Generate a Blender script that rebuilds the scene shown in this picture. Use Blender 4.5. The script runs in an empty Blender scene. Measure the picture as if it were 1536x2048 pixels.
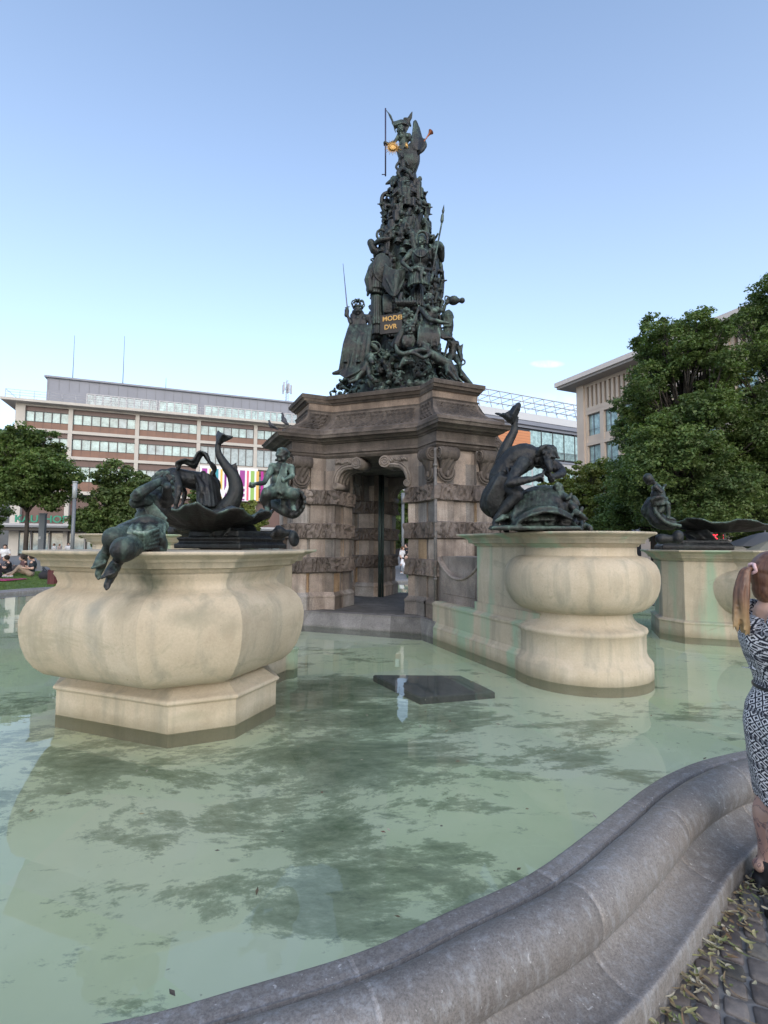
import bpy, bmesh, math, random
import numpy as np
from mathutils import Vector, Matrix, noise as mnoise
R=math.radians; PI=math.pi
rnd=random.Random(7)
sc=bpy.context.scene; COL=sc.collection
# ------------------------------------------------ camera
PITCH=math.atan(66/1000); ROLL=.005
cd=bpy.data.cameras.new('camera'); cam=bpy.data.objects.new('camera',cd); COL.objects.link(cam)
cam.location=(0,0,1.65)
cam.rotation_euler=(Matrix.Rotation(PI/2+PITCH,4,'X') @ Matrix.Rotation(ROLL,4,'Z')).to_euler()
cd.sensor_fit='VERTICAL'; cd.sensor_height=36; cd.lens=36*1000/2048; cd.clip_start=.05; cd.clip_end=4000
sc.camera=cam
# ------------------------------------------------ light
SUN_EL, SUN_AZ = R(26), R(168)      # azimuth measured in Blender's sun_rotation sense, see below
w=bpy.data.worlds.new('World'); sc.world=w; w.use_nodes=True
nt=w.node_tree; bgn=nt.nodes['Background']
sky=nt.nodes.new('ShaderNodeTexSky'); sky.sky_type='NISHITA'; sky.sun_disc=False
sky.sun_elevation=SUN_EL; sky.sun_rotation=SUN_AZ; sky.altitude=100; sky.air_density=1.0; sky.dust_density=1.0; sky.ozone_density=1.6
geo=nt.nodes.new('ShaderNodeTexCoord'); sep=nt.nodes.new('ShaderNodeSeparateXYZ'); nt.links.new(geo.outputs['Generated'],sep.inputs[0])
# evening haze that whitens the sky towards the horizon, and two small clouds
rp=nt.nodes.new('ShaderNodeValToRGB'); nt.links.new(sep.outputs[2],rp.inputs[0]); e=rp.color_ramp.elements
e[0].position=0; e[0].color=(.72,.72,.72,1); e[1].position=.8; e[1].color=(.06,.06,.06,1); k=e.new(.32); k.color=(.30,.30,.30,1)
mx=nt.nodes.new('ShaderNodeMix'); mx.data_type='RGBA'; nt.links.new(rp.outputs[0],mx.inputs[0]); nt.links.new(sky.outputs[0],mx.inputs[6]); mx.inputs[7].default_value=(2.90,3.22,3.65,1)
cur=mx.outputs[2]
for cx_,cz_,wx_,wz_,am in ((.262,.402,.020,.008,.95),(.332,.371,.038,.009,.95),(.34,.285,.09,.03,.30)):
    # masks round fixed directions of the sky: x/y = cx_, z/y = cz_
    def mt(op,a,b=None):
        n=nt.nodes.new('ShaderNodeMath'); n.operation=op
        for i,v in ((0,a),(1,b)):
            if v is None: continue
            if isinstance(v,(int,float)): n.inputs[i].default_value=v
            else: nt.links.new(v,n.inputs[i])
        return n.outputs[0]
    u=mt('DIVIDE',mt('SUBTRACT',mt('DIVIDE',sep.outputs[0],sep.outputs[1]),cx_),wx_); v=mt('DIVIDE',mt('SUBTRACT',mt('DIVIDE',sep.outputs[2],sep.outputs[1]),cz_),wz_)
    d=mt('ADD',mt('MULTIPLY',u,u),mt('MULTIPLY',v,v)); g=mt('MAXIMUM',mt('SUBTRACT',1.0,d),0.0)
    nz_=nt.nodes.new('ShaderNodeTexNoise'); nz_.inputs['Scale'].default_value=26; nz_.inputs['Detail'].default_value=6; nt.links.new(geo.outputs['Generated'],nz_.inputs[0])
    f=mt('MULTIPLY',mt('MULTIPLY',g,am),mt('GREATER_THAN',sep.outputs[1],.1)); f=mt('MULTIPLY',f,mt('MAXIMUM',mt('MULTIPLY',mt('SUBTRACT',nz_.outputs['Fac'],.36),4.0),0.0))
    f=mt('MINIMUM',f,1.0)
    m2=nt.nodes.new('ShaderNodeMix'); m2.data_type='RGBA'; nt.links.new(f,m2.inputs[0]); nt.links.new(cur,m2.inputs[6]); m2.inputs[7].default_value=(3.8,3.85,3.95,1); cur=m2.outputs[2]
nt.links.new(cur,bgn.inputs[0]); bgn.inputs[1].default_value=.115
sd=bpy.data.lights.new('sun','SUN'); sd.energy=.6; sd.angle=R(85); sd.color=(1,.86,.70)
sun=bpy.data.objects.new('sun',sd); COL.objects.link(sun)
# sky sun_rotation a: the sun stands at direction (sin a, cos a) seen from above
sdir=Vector((math.sin(SUN_AZ)*math.cos(SUN_EL),math.cos(SUN_AZ)*math.cos(SUN_EL),math.sin(SUN_EL)))
sun.rotation_euler=sdir.to_track_quat('Z','Y').to_euler()
sc.view_settings.view_transform='Standard'; sc.view_settings.look='None'; sc.view_settings.gamma=1
sc.view_settings.exposure=1.58
sc.cycles.max_bounces=8; sc.cycles.transparent_max_bounces=16
# ------------------------------------------------ helpers
CX,CY=.35,10.34; AL=R(-65.85)      # centre and axis of the fountain
def tag(o,label=None,cat=None,group=None,kind=None):
    if label: o['label']=label
    if cat: o['category']=cat
    if group: o['group']=group
    if kind: o['kind']=kind
    return o
def empty(name,label,cat,loc=(0,0,0),rz=0,group=None):
    o=bpy.data.objects.new(name,None); COL.objects.link(o); o.location=loc; o.rotation_euler=(0,0,rz); o.empty_display_size=.1
    return tag(o,label,cat,group)
def link(name,me,mat=None,parent=None,loc=None,rot=None,smooth=False):
    o=bpy.data.objects.new(name,me); COL.objects.link(o)
    if mat is not None:
        for m in (mat if isinstance(mat,(list,tuple)) else [mat]): me.materials.append(m)
    if parent is not None: o.parent=parent
    if loc is not None: o.location=loc
    if rot is not None: o.rotation_euler=rot
    if smooth: me.polygons.foreach_set('use_smooth',[True]*len(me.polygons)); me.update()
    return o
def copy_tree(o,parent=None,loc=None,rz=None):
    c=o.copy(); COL.objects.link(c); c.parent=parent
    if loc is not None: c.location=loc
    if rz is not None: c.rotation_euler=(0,0,rz)
    for ch in list(o.children): copy_tree(ch,c)
    return c
class MB:
    """collects faces; build() links them as one mesh object"""
    def __init__(s): s.v=[]; s.f=[]; s.m=[]; s.c=[]; s.sm=[]
    def add(s,vs,fs,m=0,c=1.0,sm=False,M=None):
        n=len(s.v)
        if M is not None: vs=[M@Vector(p) for p in vs]
        s.v+= [tuple(p) for p in vs]
        for f in fs: s.f.append(tuple(i+n for i in f)); s.m.append(m); s.c.append(c); s.sm.append(sm)
    def box(s,a,b,m=0,c=1.0,M=None):
        x0,y0,z0=a; x1,y1,z1=b
        s.add([(x0,y0,z0),(x1,y0,z0),(x1,y1,z0),(x0,y1,z0),(x0,y0,z1),(x1,y0,z1),(x1,y1,z1),(x0,y1,z1)],
              [(0,3,2,1),(4,5,6,7),(0,1,5,4),(1,2,6,5),(2,3,7,6),(3,0,4,7)],m,c,False,M)
    def rings(s,rs,closed=True,cap=True,m=0,c=1.0,sm=False,M=None,cf=None):
        """rs: list of rings with equal vertex count"""
        n=len(rs[0]); vs=[p for r in rs for p in r]; 
        if M is not None: vs=[M@Vector(p) for p in vs]
        b=len(s.v); s.v+=[tuple(p) for p in vs]
        for i in range(len(rs)-1):
            for j in range(n if closed else n-1):
                k=(j+1)%n
                s.f.append((b+i*n+j,b+i*n+k,b+(i+1)*n+k,b+(i+1)*n+j)); s.m.append(m); s.c.append(cf(i,j) if cf else c); s.sm.append(sm)
        if cap and closed:
            s.f.append(tuple(b+j for j in range(n))[::-1]); s.m.append(m); s.c.append(c); s.sm.append(False)
            e=b+(len(rs)-1)*n
            s.f.append(tuple(e+j for j in range(n))); s.m.append(m); s.c.append(c); s.sm.append(False)
    def tube(s,pts,rad,n=8,m=0,c=1.0,M=None,cap=True,sm=True):
        pts=[Vector(p) for p in pts]
        if not isinstance(rad,(list,tuple)): rad=[rad]*len(pts)
        rs=[]; up=None
        for i,p in enumerate(pts):
            t=(pts[min(i+1,len(pts)-1)]-pts[max(i-1,0)]).normalized()
            if up is None:
                up=Vector((0,0,1)) if abs(t.z)<.9 else Vector((1,0,0))
            a=(up-t*up.dot(t)).normalized(); up=a; b=t.cross(a)
            rs.append([p+(a*math.cos(2*PI*k/n)+b*math.sin(2*PI*k/n))*rad[i] for k in range(n)])
        s.rings(rs,True,cap,m,c,sm,M)
    def lathe(s,prof,n=32,cen=(0,0),m=0,c=1.0,M=None,sm=True,cap=True):
        s.rings([[(cen[0]+r*math.cos(2*PI*k/n),cen[1]+r*math.sin(2*PI*k/n),z) for k in range(n)] for r,z in prof],True,cap,m,c,sm,M)
    def prism(s,poly,z0,z1,m=0,c=1.0,M=None):
        s.rings([[(x,y,z0) for x,y in poly],[(x,y,z1) for x,y in poly]],True,True,m,c,False,M)
    def mesh(s,name,col=False):
        me=bpy.data.meshes.new(name); me.from_pydata(s.v,[],s.f); me.validate(clean_customdata=False)
        if len(me.polygons)==len(s.f):
            me.polygons.foreach_set('material_index',s.m); me.polygons.foreach_set('use_smooth',s.sm)
            if col:
                a=me.color_attributes.new('tint','FLOAT_COLOR','CORNER'); d=[]
                for p,c in zip(me.polygons,s.c):
                    q=(c,c,c,1) if not isinstance(c,tuple) else (*c,1)
                    d+=list(q)*p.loop_total
                a.data.foreach_set('color',d)
        me.update(); return me
    def build(s,name,mat=None,parent=None,loc=None,rot=None,col=False):
        return link(name,s.mesh(name,col),mat,parent,loc,rot)
def catmull(P,n=8,closed=False):
    P=[Vector(p) for p in P]; out=[]; N=len(P)
    rng=range(N) if closed else range(N-1)
    for i in rng:
        g=(lambda k:P[k%N]) if closed else (lambda k:P[max(0,min(N-1,k))])
        p0,p1,p2,p3=g(i-1),g(i),g(i+1),g(i+2)
        for k in range(n):
            t=k/n; out.append(.5*((2*p1)+(p2-p0)*t+(2*p0-5*p1+4*p2-p3)*t*t+(3*p1-p0-3*p2+p3)*t**3))
    if not closed: out.append(P[-1])
    return out
# ------------------------------------------------ material kit
def newmat(name):
    m=bpy.data.materials.new(name); m.use_nodes=True; t=m.node_tree
    return m,t,t.nodes['Principled BSDF']
def N(t,kind,**kw):
    n=t.nodes.new('ShaderNode'+kind)
    for k,v in kw.items():
        if k in n.inputs.keys(): n.inputs[k].default_value=v
        else: setattr(n,k,v)
    return n
def coords(t,sx=1,sy=1,sz=1,obj=True):
    tc=N(t,'TexCoord'); mp=N(t,'Mapping'); mp.inputs['Scale'].default_value=(sx,sy,sz)
    t.links.new(tc.outputs['Object' if obj else 'Generated'],mp.inputs[0]); return mp.outputs[0]
def noise(t,scale,detail=6,rough=.6,vec=None,dist=0):
    n=N(t,'TexNoise'); n.inputs['Scale'].default_value=scale; n.inputs['Detail'].default_value=detail; n.inputs['Roughness'].default_value=rough
    n.inputs['Distortion'].default_value=dist
    if vec is not None: t.links.new(vec,n.inputs['Vector'])
    return n.outputs['Fac']
def ramp(t,fac,stops):
    r=N(t,'ValToRGB'); e=r.color_ramp.elements
    while len(e)<len(stops): e.new(.5)
    for k,(p,c) in enumerate(stops):
        e[k].position=p; e[k].color=(*c,1) if isinstance(c,(tuple,list)) else (c,c,c,1)
    t.links.new(fac,r.inputs[0]); return r.outputs[0]
def mix(t,fac,a,b,mode='MIX'):
    n=N(t,'Mix',data_type='RGBA',blend_type=mode)
    for k,v in ((0,fac),(6,a),(7,b)):
        s=n.inputs[k]
        if isinstance(v,(int,float)): s.default_value=v if k==0 else (v,v,v,1)
        elif isinstance(v,(tuple,list)): s.default_value=(*v,1)
        else: t.links.new(v,s)
    return n.outputs[2]
def bump(t,b,h,st=.5,dist=.01,prev=None):
    n=N(t,'Bump'); n.inputs['Strength'].default_value=st; n.inputs['Distance'].default_value=dist
    t.links.new(h,n.inputs['Height'])
    if prev is not None: t.links.new(prev,n.inputs['Normal'])
    t.links.new(n.outputs[0],b.inputs['Normal']); return n.outputs[0]
def plain(name,c,rough=.6,metal=0,nz=.0,scale=6,spec=None):
    m,t,b=newmat(name); b.inputs['Roughness'].default_value=rough; b.inputs['Metallic'].default_value=metal
    if spec is not None: b.inputs['Specular IOR Level'].default_value=spec
    if nz:
        f=noise(t,scale,5,.6,coords(t)); lo=tuple(x*(1-nz) for x in c); hi=tuple(min(1,x*(1+nz)) for x in c)
        t.links.new(ramp(t,f,[(.3,lo),(.7,hi)]),b.inputs['Base Color'])
    else: b.inputs['Base Color'].default_value=(*c,1)
    return m
def stone_mat(name,base,dark,light,tint=False,stain=None,stainamt=.5,green=False,rough=.85,grain=.25,soot=0.0,bs=.35,tide=False,dark_patch=(.33,.30,.21),spots=()):
    m,t,b=newmat(name); b.inputs['Roughness'].default_value=rough; b.inputs['Specular IOR Level'].default_value=.25
    co=coords(t)
    c=ramp(t,noise(t,1.6,7,.6,co,.4),[(.32,dark),(.5,base),(.68,light)])
    c2=ramp(t,noise(t,60,3,.7,co),[(.3,1-grain),(.7,1+grain*.4)])
    c=mix(t,1,c,c2,'MULTIPLY')
    if stain:       # run-off streaks
        sv=coords(t,2.6,2.6,.28); f=ramp(t,noise(t,2.2,5,.62,sv,.2),[(.5,0.0),(.66,1.0)])
        k=N(t,'Math',operation='MULTIPLY'); k.inputs[1].default_value=stainamt; t.links.new(f,k.inputs[0])
        c=mix(t,k.outputs[0],c,stain)
    if green:
        gv=coords(t,1.3,1.3,.22); f=ramp(t,noise(t,2.0,4,.5,gv,.1),[(.52,0.0),(.62,1.0)])
        k=N(t,'Math',operation='MULTIPLY'); k.inputs[1].default_value=.75; t.links.new(f,k.inputs[0])
        c=mix(t,k.outputs[0],c,(.27,.40,.28))
    for (sx0,sy0,sz0,rr0,rz0,cc0,am0) in spots:      # local run-off stains
        tc=N(t,'TexCoord'); mp=N(t,'Mapping'); t.links.new(tc.outputs['Object'],mp.inputs[0]); mp.inputs['Location'].default_value=(-sx0/rr0,-sy0/rr0,-sz0/rz0); mp.inputs['Scale'].default_value=(1/rr0,1/rr0,1/rz0)
        ln=N(t,'VectorMath',operation='LENGTH'); t.links.new(mp.outputs[0],ln.inputs[0]); ma=N(t,'Math',operation='MULTIPLY_ADD'); t.links.new(noise(t,7,6,.65,co),ma.inputs[0]); ma.inputs[1].default_value=1.5; t.links.new(ln.outputs['Value'],ma.inputs[2])
        c=mix(t,ramp(t,ma.outputs[0],[(.9/2,am0),(1.0,am0*.5),(1.0,0.0)]) if False else ramp(t,(lambda q:(t.links.new(ma.outputs[0],q.inputs[0]),setattr(q.inputs[1],'default_value',.9),setattr(q.inputs[2],'default_value',1.9),setattr(q.inputs[3],'default_value',am0),setattr(q.inputs[4],'default_value',0.0),q.outputs[0])[-1])(N(t,'MapRange')),[(0.0,0.0),(1.0,1.0)]),c,cc0)
    if tide:        # tide mark left by the water, and faint block joints
        tc=N(t,'TexCoord'); sx=N(t,'SeparateXYZ'); t.links.new(tc.outputs['Object'],sx.inputs[0])
        wv=N(t,'Math',operation='MULTIPLY_ADD'); t.links.new(noise(t,7,5,.6,co),wv.inputs[0]); wv.inputs[1].default_value=-.11; t.links.new(sx.outputs[2],wv.inputs[2])
        c=mix(t,ramp(t,wv.outputs[0],[(.20,.55),(.245,.3),(.30,0.0)]),c,(.17,.15,.085))
        pt_=ramp(t,noise(t,1.1,8,.72,coords(t,1,1,1.7),.9),[(.56,0.0),(.63,.55),(.7,.62)])
        c=mix(t,pt_,c,dark_patch)
        pk=ramp(t,noise(t,34,4,.7,co),[(.66,0.0),(.72,.6)]); c=mix(t,pk,c,(.20,.17,.11))
    if soot:
        f=ramp(t,noise(t,3.1,9,.7,co,.5),[(.45,0.0),(.75,1.0)])
        k=N(t,'Math',operation='MULTIPLY'); k.inputs[1].default_value=soot; t.links.new(f,k.inputs[0])
        c=mix(t,k.outputs[0],c,(.03,.027,.025))
    if tint:
        a=N(t,'Attribute',attribute_name='tint'); c=mix(t,1,c,a.outputs['Color'],'MULTIPLY')
    t.links.new(c,b.inputs['Base Color'])
    bump(t,b,noise(t,28,8,.7,co),bs,.012)
    return m
M={}
M['sand']=stone_mat('new_sandstone',(.50,.425,.31),(.42,.35,.25),(.56,.485,.37),stain=(.25,.245,.19),stainamt=.5,green=False,grain=.10,bs=.2,tide=True)
M['sandlf']=stone_mat('stained_basin_sandstone',(.50,.425,.31),(.42,.35,.25),(.56,.485,.37),stain=(.25,.245,.19),stainamt=.5,grain=.10,bs=.2,tide=True,
    spots=[(6.98,.42,1.38,.20,.16,(.10,.11,.075),.9),(7.1,.10,1.10,.09,.30,(.27,.27,.23),.8),(7.10,.36,1.17,.14,.10,(.30,.27,.19),.5),(6.95,.86,1.13,.22,.09,(.25,.235,.165),.85),(6.75,1.0,1.05,.10,.12,(.27,.25,.18),.7),(6.80,.70,.36,.18,.05,(.30,.28,.19),.8),(7.08,-.35,1.08,.10,.06,(.33,.30,.20),.7)])
M['sandg']=stone_mat('stained_sandstone',(.46,.395,.295),(.39,.335,.245),(.52,.455,.35),stain=(.23,.23,.18),stainamt=.5,green=True,grain=.10,bs=.2,tide=True,dark_patch=(.28,.27,.2))
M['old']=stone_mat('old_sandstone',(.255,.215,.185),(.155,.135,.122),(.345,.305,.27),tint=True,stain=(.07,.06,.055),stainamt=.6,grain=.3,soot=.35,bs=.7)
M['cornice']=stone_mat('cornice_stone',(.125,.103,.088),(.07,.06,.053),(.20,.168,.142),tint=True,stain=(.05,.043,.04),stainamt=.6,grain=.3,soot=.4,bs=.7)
M['kerb']=stone_mat('grey_kerb_stone',(.185,.178,.17),(.12,.115,.11),(.26,.25,.24),tint=True,stain=(.09,.09,.09),stainamt=.5,grain=.3,soot=.2,bs=.6)
def granite():
    m,t,b=newmat('granite'); co=coords(t)
    c=ramp(t,noise(t,1.4,6,.6,co,.3),[(.3,(.155,.142,.132)),(.55,(.205,.188,.174)),(.75,(.25,.235,.22))])
    sp=ramp(t,noise(t,120,2,.8,co),[(.35,.72),(.5,1.0),(.66,1.25)])
    c=mix(t,1,c,sp,'MULTIPLY')
    lv=coords(t,6,6,2.2); f=ramp(t,noise(t,4.5,10,.78,lv,.15),[(.50,0.0),(.64,1.0)])
    k=N(t,'Math',operation='MULTIPLY'); k.inputs[1].default_value=.62; t.links.new(f,k.inputs[0])
    c=mix(t,k.outputs[0],c,(.34,.35,.36))                      # lime bloom
    f=ramp(t,noise(t,2.0,6,.7,coords(t,2,2,2),.6),[(.56,0.0),(.72,1.0)])
    k=N(t,'Math',operation='MULTIPLY'); k.inputs[1].default_value=.5; t.links.new(f,k.inputs[0])
    c=mix(t,k.outputs[0],c,(.13,.12,.115))
    fl=ramp(t,noise(t,38,2,.5,coords(t,1,1,.5),1.4),[(.70,0.0),(.735,1.0)])
    c=mix(t,fl,c,(.42,.41,.40))
    a=N(t,'Attribute',attribute_name='tint'); c=mix(t,1,c,a.outputs['Color'],'MULTIPLY')
    t.links.new(c,b.inputs['Base Color'])
    b.inputs['Roughness'].default_value=.5
    bump(t,b,noise(t,70,6,.75,co),.4,.006); return m
M['granite']=granite()
def bronze(name,base=(.009,.0088,.0085),green=(.058,.092,.072),amt=.72,light=(.17,.19,.155)):
    m,t,b=newmat(name); co=coords(t)
    g=N(t,'NewGeometry')
    sx=N(t,'SeparateXYZ'); t.links.new(g.outputs['Normal'],sx.inputs[0])
    f=noise(t,4.5,8,.68,coords(t,1,1,.55),.6)
    ad=N(t,'Math',operation='MULTIPLY_ADD'); t.links.new(sx.outputs[2],ad.inputs[0]); ad.inputs[1].default_value=.10; t.links.new(f,ad.inputs[2])
    c=ramp(t,ad.outputs[0],[(.44,base),(.53,tuple((x+y)*.30 for x,y in zip(base,green))),(.64,green),(.80,light)])
    c=mix(t,1-amt,c,base)
    pt=ramp(t,g.outputs['Pointiness'],[(.46,.30),(.5,1.0),(.56,2.6)])  # crease shade and edge highlights painted into the bronze colour
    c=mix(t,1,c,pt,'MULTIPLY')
    t.links.new(c,b.inputs['Base Color'])
    b.inputs['Metallic'].default_value=.1; b.inputs['Specular IOR Level'].default_value=.5
    t.links.new(ramp(t,f,[(.3,.36),(.7,.68)]),b.inputs['Roughness'])
    bump(t,b,noise(t,22,8,.65,co),.6,.018); return m
M['bronze']=bronze('dark_bronze')
M['bronzeg']=bronze('green_bronze',green=(.085,.130,.102),amt=.8,light=(.24,.27,.215))
M['bronzek']=bronze('black_bronze',(.007,.007,.0075),(.022,.028,.026),.5,(.07,.075,.07))
M['gold']=plain('gilding',(.50,.30,.10),.5,.7,.3,30)
# ================================================ SETTING
RT=[(-110,9.2),(-104,9.12),(-97.5,8.93),(-94.7,8.74),(-92.6,8.59),(-90.8,8.42),(-88.4,8.22),(-85.8,7.95),(-83.6,7.73),(-81.7,7.56),(-79.7,7.42),(-77,7.30),(-73.1,7.24),(-65,7.25),(-55,7.6),(-45,8.2),(-35,8.9),(-20,9.4),(-5,8.6),(8,7.4),(16,7.0),(25,7.0),(40,7.8),(55,8.6),(70,9.2),(85,8.8),(100,8.0),(115,7.7),(130,8.4),(145,10.3),(157,11.1),(168,11.0),(180,9.8),(195,8.3),(205,7.9),(220,8.0),(235,8.8),(250,9.2)]
def rim_r(a):
    a=(a+110)%360-110
    for i in range(len(RT)-1):
        if RT[i][0]<=a<=RT[i+1][0]:
            g=lambda k:(RT[k][1] if 0<=k<len(RT) else RT[k%(len(RT)-1)][1])
            t=(a-RT[i][0])/(RT[i+1][0]-RT[i][0])
            h0,h1=RT[i][0],RT[i+1][0]
            def sl(k):
                if k<=0 or k>=len(RT)-1: return 0
                return (RT[k+1][1]-RT[k-1][1])/(RT[k+1][0]-RT[k-1][0])
            m0,m1=sl(i)*(h1-h0),sl(i+1)*(h1-h0); p0,p1=RT[i][1],RT[i+1][1]
            return (2*t**3-3*t*t+1)*p0+(t**3-2*t*t+t)*m0+(-2*t**3+3*t*t)*p1+(t**3-t*t)*m1
    return 9.0
angs=[-125+i*.35 for i in range(int(90/.35))]+[-35+i*1.5 for i in range(180)]
angs=[a for a in angs if a<235-1e-6]
path=[Vector((CX+rim_r(a)*math.cos(R(a)),CY+rim_r(a)*math.sin(R(a)),0)) for a in angs]
def path_normals(P):
    out=[]; n=len(P)
    for i in range(n):
        t=(P[(i+1)%n]-P[(i-1)%n]).normalized(); out.append(Vector((t.y,-t.x,0)))
    return out
pn=path_normals(path)
PROF=[(0,.05),(0,.300),(.004,.312),(.012,.318)]+[(.02+.065*k/3,.320+.004*k/3) for k in range(4)]+[(.090,.320),(.096,.317),(.102,.322)]
for k in range(21):
    a=R(158-k*(158+62)/20); PROF.append((.198+.104*math.cos(a),.252+.106*math.sin(a)))
PROF+=[(.258,.150),(.272,.132),(.295,.120),(.33,.108),(.355,.102),(.385,.099),(.41,.102),(.43,.109),(.437,.105),(.440,.09),(.442,-.05)]
s_=0; seams=[]; L=[0]
for i in range(1,len(path)): L.append(L[-1]+(path[i]-path[i-1]).length)
rb=MB(); rs=[]; cols=[]
SEAM=.86; TH=[rnd.uniform(.86,1.1) for _ in range(400)]; SW=[rnd.uniform(-.006,.006) for _ in range(400)]
samp=[]
for i in range(len(path)):
    samp.append((L[i],path[i],pn[i],angs[i],0))
    j=(i+1)%len(path); l1=L[i]+(path[j]-path[i]).length; k=int(l1/SEAM)
    if k>int(L[i]/SEAM) and angs[i]<-35:
        for dl,fl in ((-.009,0),(-.004,1),(.004,1),(.009,0)):
            u=(k*SEAM+dl-L[i])/(l1-L[i])
            if 0<u<1: samp.append((k*SEAM+dl,path[i].lerp(path[j],u),pn[i].lerp(pn[j],u),angs[i],fl))
for l,p,n,an,fl in samp:
    k=int(l/SEAM); ring=[]
    for j,(d,z) in enumerate(PROF):
        q=p+n*d; zz=z
        if d>.02:
            w=mnoise.noise(Vector((q.x*3,q.y*3,z*5)))*.006+mnoise.noise(Vector((q.x*14,q.y*14,z*14)))*.0016+SW[k]*(1 if d>.09 else .4)
            q=q+n*w; zz+=w*.6
        if fl and 0<d<.43: zz-=.003; q=q-n*.003
        ring.append((q.x,q.y,zz))
    rs.append(ring); cols.append(1.2 if fl else TH[k])
nr=len(PROF); rs.append(rs[0])
rb.rings([r for r in rs],closed=False,cap=False,sm=True,cf=lambda i,j:cols[min(i,len(cols)-1)])
rim=rb.build('pool_kerb_wall',M['granite'],col=True)
tag(rim,'low curved grey granite rim with a thick rounded roll around the fountain pool','pool rim')
# ---- water, floor, paving
def fan(name,z,off,mat):
    me=bpy.data.meshes.new(name); vs=[(CX,CY,z)]+[tuple(p+n*off+Vector((0,0,z))) for p,n in zip(path,pn)]
    n=len(path); me.from_pydata(vs,[],[(0,1+i,1+(i+1)%n) for i in range(n)]); 
    return link(name,me,mat)
m,t,b=newmat('pool_floor'); co=coords(t)
c=ramp(t,noise(t,.9,5,.6,co,.5),[(.3,(.74,.79,.53)),(.55,(.82,.85,.60)),(.75,(.86,.87,.67))])
# lighter trowelled slabs
v=N(t,'TexVoronoi'); v.inputs['Scale'].default_value=.8; t.links.new(co,v.inputs['Vector'])
c=mix(t,.10,c,v.outputs['Color'],'OVERLAY')
tc=N(t,'TexCoord'); mp=N(t,'Mapping'); mp.inputs['Rotation'].default_value=(0,0,R(-24)); mp.inputs['Scale'].default_value=(.62,1.15,1); t.links.new(tc.outputs['Object'],mp.inputs[0])
a1=noise(t,1.35,15,.76,mp.outputs[0],.25)
# algae gathers towards the middle of the pool
d=N(t,'VectorMath',operation='DISTANCE'); t.links.new(tc.outputs['Object'],d.inputs[0]); d.inputs[1].default_value=(-.7,4.4,0)
mr=N(t,'MapRange'); t.links.new(d.outputs['Value'],mr.inputs[0]); mr.inputs[1].default_value=.9; mr.inputs[2].default_value=3.2; mr.inputs[3].default_value=.085; mr.inputs[4].default_value=-.04
ad=N(t,'Math',operation='ADD'); t.links.new(a1,ad.inputs[0]); t.links.new(mr.outputs[0],ad.inputs[1])
f=ramp(t,ad.outputs[0],[(.535,0.0),(.56,.55),(.60,.75),(.68,1.0)])
c=mix(t,f,c,ramp(t,noise(t,3,5,.6,co),[(.35,(.15,.20,.10)),(.65,(.24,.28,.18))]))
a2=noise(t,4.5,12,.76,mp.outputs[0],.2)
c=mix(t,ramp(t,a2,[(.585,0.0),(.66,.7)]),c,(.17,.21,.14))
sp=noise(t,14,3,.6,co,.3); c=mix(t,ramp(t,sp,[(.70,0.0),(.76,.8)]),c,(.16,.12,.07))
t.links.new(c,b.inputs['Base Color']); b.inputs['Roughness'].default_value=.9
tag(fan('pool_floor',.15,.01,m),kind='structure')
m,t,b=newmat('water'); t.nodes.remove(b)
out=t.nodes['Material Output']; fr=N(t,'Fresnel'); fr.inputs[0].default_value=1.33
gl=N(t,'BsdfGlossy'); gl.inputs['Roughness'].default_value=.0; gl.inputs['Color'].default_value=(1,1,1,1)
tr=N(t,'BsdfTransparent'); tr.inputs['Color'].default_value=(.97,.995,.96,1)
df=N(t,'BsdfDiffuse'); df.inputs['Color'].default_value=(.52,.60,.42,1)
ms=N(t,'MixShader'); ms.inputs[0].default_value=.05; t.links.new(tr.outputs[0],ms.inputs[1]); t.links.new(df.outputs[0],ms.inputs[2])
mm=N(t,'MixShader'); t.links.new(fr.outputs[0],mm.inputs[0]); t.links.new(ms.outputs[0],mm.inputs[1]); t.links.new(gl.outputs[0],mm.inputs[2])
bn=N(t,'Bump'); bn.inputs['Strength'].default_value=.2; bn.inputs['Distance'].default_value=.006
wc=coords(t,1,1.6,1); wn=N(t,'Math',operation='ADD'); t.links.new(noise(t,1.6,3,.5,wc,.4),wn.inputs[0])
w2=N(t,'Math',operation='MULTIPLY'); t.links.new(noise(t,9,2,.5,wc,.2),w2.inputs[0]); w2.inputs[1].default_value=.07; t.links.new(w2.outputs[0],wn.inputs[1])
t.links.new(wn.outputs[0],bn.inputs['Height']); t.links.new(bn.outputs[0],gl.inputs['Normal']); t.links.new(bn.outputs[0],fr.inputs['Normal'])
t.links.new(mm.outputs[0],out.inputs[0])
tag(fan('water',.25,.004,m),kind='structure')
# ground: one sheet with the pool cut out
m,t,b=newmat('ground'); co=coords(t)
c=ramp(t,noise(t,.35,6,.6,co),[(.3,(.17,.165,.16)),(.7,(.25,.245,.235))]); br=N(t,'TexBrick'); br.inputs['Scale'].default_value=2.2; br.inputs['Mortar Size'].default_value=.02
br.inputs['Color1'].default_value=(1,1,1,1); br.inputs['Color2'].default_value=(.86,.86,.86,1); br.inputs['Mortar'].default_value=(.55,.55,.55,1); t.links.new(co,br.inputs['Vector'])
t.links.new(mix(t,1,c,br.outputs[0],'MULTIPLY'),b.inputs['Base Color']); b.inputs['Roughness'].default_value=.9
gm=MB(); n=len(path); rings=[]
for off in (.40,2,6,20,60,1500):
    rings.append([(CX+(p.x+q.x*.4-CX)*(1 if off==.40 else 1)+(q.x*(off-.4) if off<3 else (math.cos(R(a))*(off-.4))),
                   CY+(p.y+q.y*.4-CY)+(q.y*(off-.4) if off<3 else (math.sin(R(a))*(off-.4))),0.0) for p,q,a in zip(path,pn,angs)])
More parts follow.
